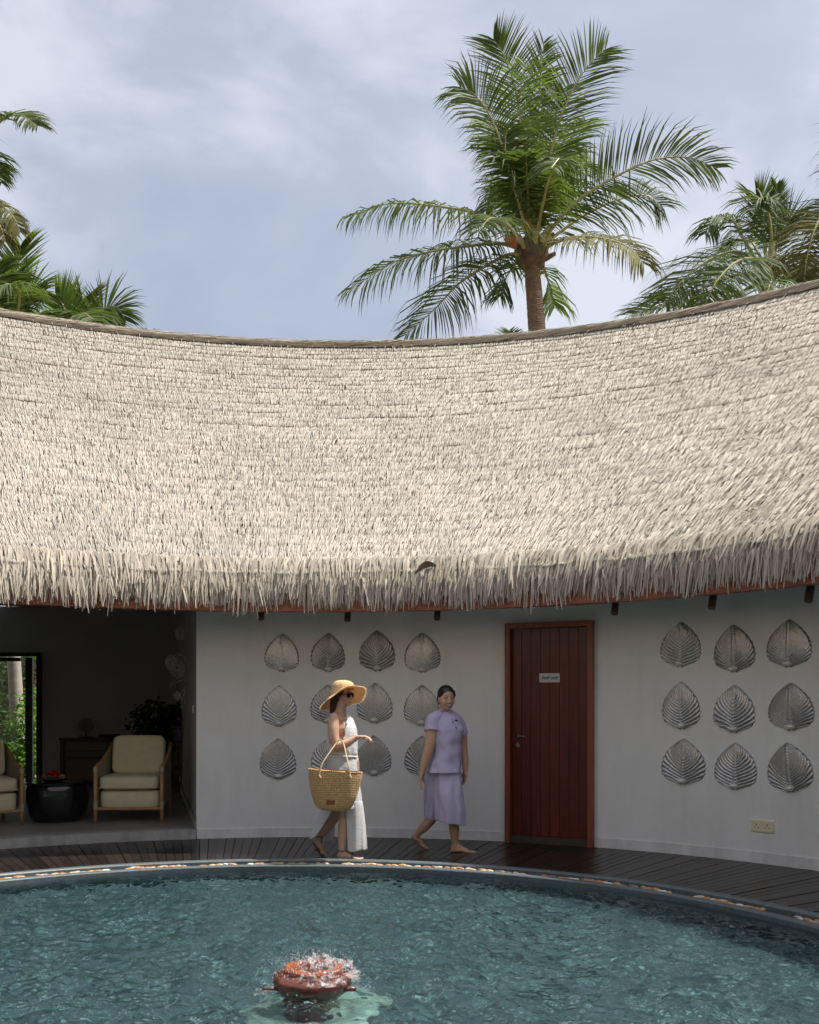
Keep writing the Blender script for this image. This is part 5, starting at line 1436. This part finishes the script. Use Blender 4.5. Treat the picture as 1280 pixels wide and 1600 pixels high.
mb = MB(); mb.tube([A(541, 1120, -.10), A(535, 1116, -.11), A(529, 1112.5, -.09), A(521, 1117, -.05), A(514, 1124, -.03)], .0045, 6); mb.tube([A(541, 1124, -.12), A(536, 1117, -.12), A(529, 1112, -.09)], .004, 6)
mb.build('strap', M['binding'], w1)
# waistband, hips and the slit leg panels
rg = [(1178, 515, 556, .14), (1184, 513.5, 557, .15), (1195, 512, 557.5, .165), (1210, 511, 559, .175), (1228, 510, 562, .18), (1246, 508, 564.5, .185), (1262, 507, 566, .185)]
rings = densify([(A((a + b_) / 2, y, 0), (b_ - a) / 2 / F_PX * Y1, h) for y, a, b_, h in rg], 3)
mb = loft(rings, 64, fold=lambda a, v, p: .006 * math.sin(a * 11 + 2) * v + .005 * noise.noise(p * 18)); cloth_build(mb, 'trousers', wt2, w1)
mb = MB(); cb_ = [A(535 + 22 * math.cos(a), 1182.5, .155 * math.sin(a)) for a in [2 * PI * k / 24 for k in range(25)]]; mb.tube(cb_, .012, 8, cap=False, up=(0, 0, 1), flat=.9); mb.build('waistband', wt, w1, smooth=True)
def lerp_(a, b_, u): return a + (b_ - a) * u
G = []
for j in range(19):                                   # front panel
    v = j / 18; row_ = []
    yb = lerp_(1252, 1331, v)
    xn = lerp_(538, 542.5, v ** .7); xf = lerp_(566, 574.5, v ** .8)
    for k in range(25):
        u = k / 24; a = u * PI                       # near slit edge -> front -> far side
        x = xn + (xf - xn) * math.sin(a) ** .55 if u < .5 else xf - (xf - xn - 5) * (1 - math.sin(a) ** .55)
        dd = -.16 * math.cos(a) * (1 - .15 * v) ; fo = .010 * math.sin(u * 30 + 3 * v) * (.3 + v)
        row_.append(A(x, yb - 4.5 * math.sin(a) * v + .8 * math.sin(u * 25), dd) + Vector((fo * .4, fo, 0)))
    G.append(row_)
cloth_build(sheet(G), 'front_trouser_panel', wt2, w1)
G = []
for j in range(17):                                   # rear panel trailing with the back leg
    v = j / 16; row_ = []
    nx, ny = lerp_(526, 494, v), lerp_(1256, 1306, v); bx, by = lerp_(507, 483.5, v ** .9), lerp_(1250, 1312, v); 
    fx_, fy_ = lerp_(528, 521, v), lerp_(1252, 1315, v)
    for k in range(25):
        u = k / 24
        if u < .5:
            q = u * 2; x = lerp_(nx, bx, math.sin(q * PI / 2)); y = lerp_(ny, by, math.sin(q * PI / 2)); dd = lerp_(-.13, .0, q) - .02 * math.sin(q * PI)
        else:
            q = (u - .5) * 2; x = lerp_(bx, fx_, 1 - math.cos(q * PI / 2)); y = lerp_(by, fy_, 1 - math.cos(q * PI / 2)); dd = lerp_(.0, .22, q)
        fo = .010 * math.sin(u * 26 + 2 * v) * (.3 + v); row_.append(A(x, y + 1.0 * math.sin(u * 30) * v, dd) + Vector((fo * .4, fo, 0)))
    G.append(row_)
cloth_build(sheet(G), 'rear_trouser_panel', wt2, w1)
# sandals
M['leather'] = mat('brown_leather', (.12, .055, .03), .5)
for (hh_, bb_, tt_, an_) in ((A(529.5, 1343, -.08), A(555, 1344, -.10), A(570, 1344, -.105), A(534, 1329, -.08)), (h1 + Vector((-.020, 0, -.02)), b1 + Vector((-.026, 0, -.014)), t1 + Vector((-.014, 0, -.014)), A(498, 1307, .12))):
    sn = empty('sandal', hh_); sn.parent = w1; sn.location = Vector(hh_) - wloc(w1)
    mb = MB(); mb.tube([hh_ + Vector((0, 0, .001)), hh_.lerp(bb_, .5) + Vector((0, 0, .001)), bb_, tt_], [.028, .028, .036, .02], 12, flat=.22, up=(0, 0, 1)); mb.build('sole', M['leather'], sn)
    for q0, rr_ in ((an_, .040), (hh_.lerp(bb_, .85) + Vector((0, 0, .03)), .036)):
        ax = Vector((0, 0, 1)) if q0 is an_ else (bb_ - hh_).normalized()
        s_ = ax.orthogonal().normalized(); t_ = ax.cross(s_)
        mb = MB(); mb.tube([q0 + s_ * rr_ * math.cos(a) + t_ * rr_ * math.sin(a) for a in [2 * PI * k / 16 for k in range(17)]], .0045, 6, cap=False); mb.build('strap', M['leather'], sn)
    mb = MB(); mb.tube([an_ + Vector((.035, -.02, 0)), an_.lerp(bb_, .5) + Vector((.02, -.025, .02)), bb_ + Vector((.01, -.01, .035))], .0045, 6); mb.build('strap', M['leather'], sn)

# straw hat: brim through measured edge points, rolled up on the near side
M['straw'] = mat('straw', (0.78, 0.56, 0.32), .7, bump=(220, .5, .003), var=(60, .18), trans=.25, spec=.2)
ht = empty('straw_hat', A(534, 1075)); tag(ht, 'wide floppy straw hat with a frayed edge on the head of the woman in white', 'hat')
outer = [(571, 1077, 0), (560, 1072.5, -.12), (541, 1073.5, -.20), (523, 1086, -.19), (506, 1099, -.12), (501.5, 1107, 0), (508, 1108.5, .12), (528, 1105, .20), (550, 1101, .20), (566, 1094, .12)]
inner = [(553.5, 1077, 0), (548, 1074.5, -.055), (538, 1077.5, -.092), (526, 1083.5, -.085), (518.5, 1089, -.045), (516.5, 1091, 0), (519, 1091, .045), (529, 1088, .085), (541, 1083, .09), (550, 1079.5, .05)]
def closed(P_, m_):
    P_ = [A(*p) for p in P_]; n = len(P_); out_ = []
    for i in range(n * m_):
        k = i // m_; u = (i % m_) / m_; a, b_, c, d = P_[k - 1], P_[k], P_[(k + 1) % n], P_[(k + 2) % n]
        out_.append(0.5 * ((2 * b_) + (c - a) * u + (2 * a - 5 * b_ + 4 * c - d) * u * u + (3 * b_ - a - 3 * c + d) * u ** 3))
    return out_
oc, ic = closed(outer, 8), closed(inner, 8)
n = len(oc); vs = []; cc = sum(ic, Vector()) / n
for j in range(7):
    v = j / 6
    for k in range(n): vs.append(ic[k].lerp(oc[k], v) + Vector((0, 0, .012 * math.sin(PI * v) + .006 * math.sin(k * .7) * v)))
fs = [(j * n + k, j * n + (k + 1) % n, (j + 1) * n + (k + 1) % n, (j + 1) * n + k) for j in range(6) for k in range(n)]
o = cloth_build(MB().add(vs, fs), 'brim', M['straw'], ht, .004, 1)
top = A(534.5, 1063, 0); vs = []
prof = [(1.0, 0), (1.0, .22), (.97, .45), (.90, .68), (.76, .85), (.52, .96), (.25, 1.0), (.02, 1.0)]
for s_, v in prof:
    for k in range(n):
        p = ic[k]; c_ = cc.lerp(top, v); vs.append(c_ + (p - cc) * s_ * 1.0 * Vector((1, 1, 1)).x + Vector((0, 0, 0)) - Vector((0, 0, (p - cc).z * s_ * v)))
fs = [(j * n + k, j * n + (k + 1) % n, (j + 1) * n + (k + 1) % n, (j + 1) * n + k) for j in range(7) for k in range(n)] + [tuple(7 * n + k for k in range(n))]
cloth_build(MB().add(vs, fs), 'crown', M['straw'], ht, .004, 1)
mb = MB()
for i in range(900):
    f = rng.uniform(0, n); k = int(f) % n; p = oc[k].lerp(oc[(k + 1) % n], f % 1); d = ((p - cc).normalized() + Vector((rng.gauss(0, .35), rng.gauss(0, .35), rng.gauss(0, .35)))).normalized(); s_ = d.orthogonal().normalized() * .0022
    l = rng.uniform(.008, .022); mb.add([p - s_ - d * .006, p + s_ - d * .006, p + d * l], [(0, 1, 2)])
mb.build('frayed_edge', M['straw'], ht)['kind'] = 'stuff'

# basket bag on the forearm
M['basket'] = mat('woven_basket', (0.68, 0.42, 0.20), .6, var=(55, .3), stretch=(1, 1, 2.2), spec=.3)
bn = M['basket'].node_tree; pB = bn.nodes['Principled BSDF']
def wv(dir_, sc, dist=.4):
    w_ = bn.nodes.new('ShaderNodeTexWave'); w_.bands_direction = dir_; w_.inputs['Scale'].default_value = sc; w_.inputs['Distortion'].default_value = dist; w_.inputs['Detail'].default_value = 1
    t_ = bn.nodes.new('ShaderNodeTexCoord'); bn.links.new(t_.outputs['Object'], w_.inputs['Vector']); return w_
wa, wb = wv('Z', 20, .6), wv('X', 20, .6); mm_ = bn.nodes.new('ShaderNodeMath'); mm_.operation = 'MULTIPLY'; bn.links.new(wa.outputs['Fac'], mm_.inputs[0]); bn.links.new(wb.outputs['Fac'], mm_.inputs[1])
bb = bn.nodes.new('ShaderNodeBump'); bb.inputs['Strength'].default_value = 1.0; bb.inputs['Distance'].default_value = .012; bn.links.new(mm_.outputs[0], bb.inputs['Height']); bn.links.new(bb.outputs[0], pB.inputs['Normal'])
bg_ = empty('basket_bag', A(524, 1235, -.30)); tag(bg_, 'woven straw basket bag with leather patch on the forearm of the woman in white', 'bag')
rg = [(1205, 482.5, 566, .095, .07), (1215, 483, 564.5, .098, .07), (1230, 485, 560.5, .098, .06), (1245, 488, 556, .095, .05), (1256, 491.5, 551, .088, .04), (1262, 496, 547, .075, .03), (1265.5, 503, 541, .05, .02), (1266, 515, 530, .02, .0)]
Yb = Y1 - .30
rings = densify([(Q((a + b_) / 2, y, Yb), (b_ - a) / 2 / F_PX * Yb, h, -.07 if y < 1262 else -.05) for y, a, b_, h, _ in rg], 3)
mb = loft(rings, 56, close_bot=True, fold=lambda a, v, p: .0025 * noise.noise(p * 14)); o = cloth_build(mb, 'basket', M['basket'], bg_, .010, 0)
r0_ = rings[0]; rim_ = []
for k in range(57):
    a = 2 * PI * k / 56; x = math.copysign(abs(math.cos(a)) ** .85, math.cos(a)) * r0_[1]; rim_.append(Vector((r0_[0].x + x, r0_[0].y + math.copysign(abs(math.sin(a)) ** .85, math.sin(a)) * r0_[2], r0_[0].z + r0_[3] * x + .001)))
mb = MB(); mb.tube(rim_, .0085, 8, cap=False); mb.build('braided_rim', M['basket'], bg_, smooth=True)
M['handle'] = mat('pale_leather_handle', (.52, .36, .22), .55, bump=(120, .4, .003))
for d0, dm in ((-.40, -.255), (-.20, -.15)):
    mb = MB(); mb.tube(catmull([A(499, 1213, d0), A(500, 1206, d0), A(504, 1193, d0 + .02), (A(515, 1176, (d0 + dm) / 2)), A(526, 1161, dm), A(531.5, 1156.0, dm + .01), A(537, 1163, dm), A(541, 1180, (d0 + dm) / 2), A(545, 1198, d0 + .01), A(547.5, 1214, d0)], 40), .0072, 8); mb.build('handle', M['handle'], bg_, smooth=True)
    for x in (499.5, 547): MB().tube([A(x - 1.5, 1211, d0 - .004), A(x + 1.5, 1216, d0 - .004)], .012, 8).build('handle_knot', M['handle'], bg_)
MB().box(A(516.5, 1254, -.30 - .094), (.076, .006, .044), Matrix.Rotation(R_(1), 3, 'Y') @ Matrix.Rotation(R_(10), 3, 'X')).build('leather_patch', mat('patch_leather', (.24, .075, .025), .5), bg_, bevel=.002)

# ================== woman in lavender
Y2 = 9.25
B = lambda x, y, d=0.0: Q(x, y, Y2 + d)
w2 = empty('person', (B(700, 1333).x, Y2, 0)); tag(w2, 'smiling dark haired woman in lavender tunic and cropped trousers walking barefoot', 'person')
mb = MB()
Wg, Rm2 = head(mb, B(697.5, 1091.5, 0), R_(20), R_(4), R_(3), .98, 1.22)
limb(mb, [B(696, 1102, .02), B(696, 1112, .03), B(695, 1120, .03)], [.054, .054, .07])
mb.ell(B(695, 1124, .02), (.13, .10, .05)); mb.ell(B(697, 1142, 0), (.14, .12, .12)); mb.ell(B(697, 1172, 0), (.13, .12, .14)); mb.ell(B(696, 1192, 0), (.13, .12, .10))
limb(mb, [B(680, 1126, -.05), B(674.5, 1142, -.10), B(671, 1165, -.12), B(664.5, 1188, -.12), B(659.5, 1206, -.12)], [.046, .058, .050, .043, .029])
hand(mb, B(659, 1208, -.12), (-.15, -.05, -1), (1, -.2, 0), 1, (.22, .28, .34, .42), .165)
limb(mb, [B(712, 1127, .06), B(722, 1148, .12), B(724, 1168, .13), B(727, 1190, .10), B(727, 1203, .08)], [.042, .048, .042, .036, .027])
hand(mb, B(727, 1205, .08), (-.08, -.05, -1), (-1, -.3, 0), -1, (.2, .28, .35, .4), .16)
limb(mb, [B(684, 1212, .06), B(684, 1245, .06), B(678, 1272, .06), B(665, 1290, .10), B(652, 1303, .14)], [.07, .065, .055, .050, .031])
limb(mb, [B(704, 1212, -.04), B(708, 1245, -.04), B(708, 1275, -.03), B(710, 1297, -.02), B(711, 1320, -.01)], [.07, .065, .053, .050, .032])
foot(mb, B(711, 1320, -.01), B(709, 1332, -.01), B(731, 1333.5, -.03), B(743, 1334, -.04), .035)
h2, b2, t2 = B(646, 1308, .15), B(660, 1321, .17), B(668, 1325, .17)
limb(mb, [B(652, 1304, .14), h2 + Vector((.01, 0, 0))], [.033, .028]); limb(mb, [h2 + Vector((.008, 0, 0)), h2.lerp(b2, .5) + Vector((.006, 0, .012)), b2], [.029, .031, .027], flat=1.3, up=(0, 1, 0))
for k in range(5):
    o_ = Vector((0, (k - 2) * .017, 0)); mb.tube([b2 + o_, t2 + o_], [.013, .010], 8); mb.ell(t2 + o_, (.0102,) * 3, seg=8, rings=6)
body2 = cyl_remesh(mb, 'body', M['skin2'], w2, .0055, 5)
face_bits(body2, Wg, 1.0, w2, [
    ('lips', [(-.034, -.048), (-.022, -.062), (0, -.071), (.022, -.062), (.034, -.048)], .0055, M['lip'], .001),
    ('lips', [(-.034, -.048), (-.018, -.050), (0, -.053), (.018, -.050), (.034, -.048)], .004, M['lip'], .001),
    ('teeth', [(-.028, -.051), (-.014, -.057), (0, -.060), (.014, -.057), (.028, -.051)], .0048, M['teeth'], .0),
    ('eyelid', [(.017, .002), (.024, .007), (.033, .009), (.042, .006), (.048, .0)], .0046, M['eye'], .0008),
    ('eyelid', [(-.017, .002), (-.024, .007), (-.033, .009), (-.042, .006), (-.048, .0)], .0046, M['eye'], .0008),
    ('eyebrow', [(.014, .026), (.03, .031), (.050, .024)], .0042, M['eye'], .0005), ('eyebrow', [(-.014, .026), (-.03, .031), (-.050, .024)], .0042, M['eye'], .0005)])
mb = MB(); s9 = .97
mb.ell(Wg(0, -.022, .046), (.084 * s9, .0945 * s9, .089 * s9), Rm2, 20, 14); mb.ell(Wg(0, -.045, .0), (.080 * s9, .072 * s9, .080 * s9), Rm2, 18, 12)
mb.ell(Wg(0, -.115, .0), (.045, .035, .045), Rm2, 14, 10)
for s_ in (-1, 1): limb(mb, [Wg(.058 * s_, .035, .070), Wg(.073 * s_, .022, .035), Wg(.076 * s_, .008, .012)], [.016, .014, .008])
cyl_remesh(mb, 'hair', M['hair'], w2, .006, 3)
lav = mat('lavender_cotton', (0.47, 0.43, 0.60), .75, bump=(150, .2, .002), var=(5, .05), spec=.2)
rg = [(1110.5, 688.5, 705, .058, .045), (1114, 686, 707, .066, .04), (1117, 680, 712, .09, .03), (1121, 673, 716.5, .11, .02), (1130, 671, 720, .125, 0), (1140, 672, 723.5, .145, -.01), (1150, 673.5, 724, .145, -.01), (1163, 675.5, 720.5, .135, 0), (1178, 675, 720, .14, 0), (1193, 672, 720.5, .15, 0), (1206.5, 666, 722, .185, 0)]
rings = densify([(B((a + b_) / 2, y, d), (b_ - a) / 2 / F_PX * Y2, h) for y, a, b_, h, d in rg], 4)
def foldT(a, v, p):
    k = noise.noise(Vector((p.x * 7 + p.z * 9, p.y * 5, p.z * 6 - p.x * 8)))
    k2 = noise.noise(Vector((p.x * 16, p.y * 8, p.z * 14 + p.x * 18)) + Vector((5, 0, 0)))
    return (.017 * k + .012 * k2) * min(1, v * 2.5) + .004 * math.sin(a * 7) * v
mb = loft(rings, 80, fold=foldT); cloth_build(mb, 'tunic', lav, w2, .005)
# hem seam
hem = [B(694 + 26.7 * math.copysign(abs(math.cos(a)) ** .85, math.cos(a)), 1202.5, .157 * math.copysign(abs(math.sin(a)) ** .85, math.sin(a))) for a in [2 * PI * k / 40 for k in range(41)]]
# collar band, placket, buttons, badge
cr_ = [B(697 + 9.2 * math.cos(a), 1110.5 + 1.2 * math.cos(a), .040 + .064 * math.sin(a)) for a in [2 * PI * k / 30 for k in range(31)]]
cr_ = [p for i, p in enumerate(cr_) if not (21 < i < 25)]; 
mb = MB(); i0 = 22; seq = cr_[i0:] + cr_[1:i0]; mb.tube(seq, .016, 8, flat=1.0, up=(0, 0, 1)); mb.build('collar', lav, w2, smooth=True)
def on_front(px, py, obj_, par, push=.004):
    off = wloc(par); key = 'bv_' + obj_.name
    bv = BVHTree.FromObject(obj_, bpy.context.evaluated_depsgraph_get())
    o_ = Vector((0, 0, CAM_H)) - off; d = (Q(px, py, 10) - Vector((0, 0, CAM_H))).normalized(); h = bv.ray_cast(o_, d); return (h[0] + off + h[1] * (-push if h[1].dot(d) > 0 else push)) if h[0] else B(px, py, -.15)
bpy.context.view_layer.update()
tun = [c for c in w2.children if c.name.startswith('tunic')][0]
for px, py in ((707.5, 1128.5), (713, 1137.5)):
    MB().ell(on_front(px, py, tun, w2, .002), (.0075, .006, .0075), seg=8, rings=6).build('button', M['ink'], w2)
pb = on_front(712.5, 1126, tun, w2, .004); MB().box(pb, (.036, .006, .014), Matrix.Rotation(R_(8), 3, 'Y') @ Matrix.Rotation(R_(20), 3, 'Z')).build('name_badge', M['ink'], w2)
mb = MB(); mb.tube([on_front(x, y, tun, w2, .002) for x, y in ((704, 1116), (706.5, 1124), (710, 1132), (714.5, 1141))], .0035, 6); mb.build('placket', mat('lavender_seam', (.30, .27, .45), .8), w2)
# sleeves
for nm, p0, p1, p2, r0, r1 in (('sleeve', B(687, 1117.5, .0), B(676.5, 1126, -.075), B(675, 1142.5, -.105), .060, .069), ('sleeve', B(707, 1118.5, .02), B(717, 1128, .08), B(722.5, 1148, .12), .052, .056)):
    mb = MB(); C_ = catmull([p0, p1, p2], 14); mb.tube(C_, [r0 * .85 + (r1 - r0 * .85) * (i / 14) ** .5 for i in range(15)], 28, cap=False, up=(0, 1, 0)); mb.ell(C_[1], (r0 * .8,) * 3)
    for i, v in enumerate(mb.v):
        q = Vector(v); mb.v[i] = tuple(q + Vector((noise.noise(q * 14), noise.noise(q * 14 + Vector((9, 0, 0))), 0)) * .010)
    cloth_build(mb, nm, lav, w2, .005)
# wide cropped trousers: two legs
def foldP(s0):
    def f(a, v, p):
        return (.011 * math.sin(a * 5 + s0) + .008 * math.sin(a * 9 + s0 * 2 + v * 3)) * v ** .7 + .014 * noise.noise(Vector((p.x * 11 + p.z * 5, p.y * 9, p.z * 4 - p.x * 3)) + Vector((s0, 0, 0))) + .006 * noise.noise(p * 26)
    return f
for rg, s0, sl in (([(1190, 670, 706, .12, .03), (1215, 664, 703, .125, .05), (1240, 663.5, 697, .12, .06), (1262, 664, 689, .12, .10), (1279, 664.5, 690, .12, .13)], 1.0, -.12),
               ([(1190, 682, 718.5, .11, -.01), (1215, 679, 720.5, .125, -.02), (1240, 680, 723, .15, -.05), (1265, 681, 726, .15, -.05), (1285, 682, 727, .15, -.05)], 4.0, -.15)):
    rings = densify([(B((a + b_) / 2, y, d), (b_ - a) / 2 / F_PX * Y2, h, sl * i / (len(rg) - 1)) for i, (y, a, b_, h, d) in enumerate(rg)], 5)
    mb = loft(rings, 64, fold=foldP(s0)); cloth_build(mb, 'trouser_leg', lav, w2, .005)
for o in bpy.data.objects:
    if '_w' in o: del o['_w']
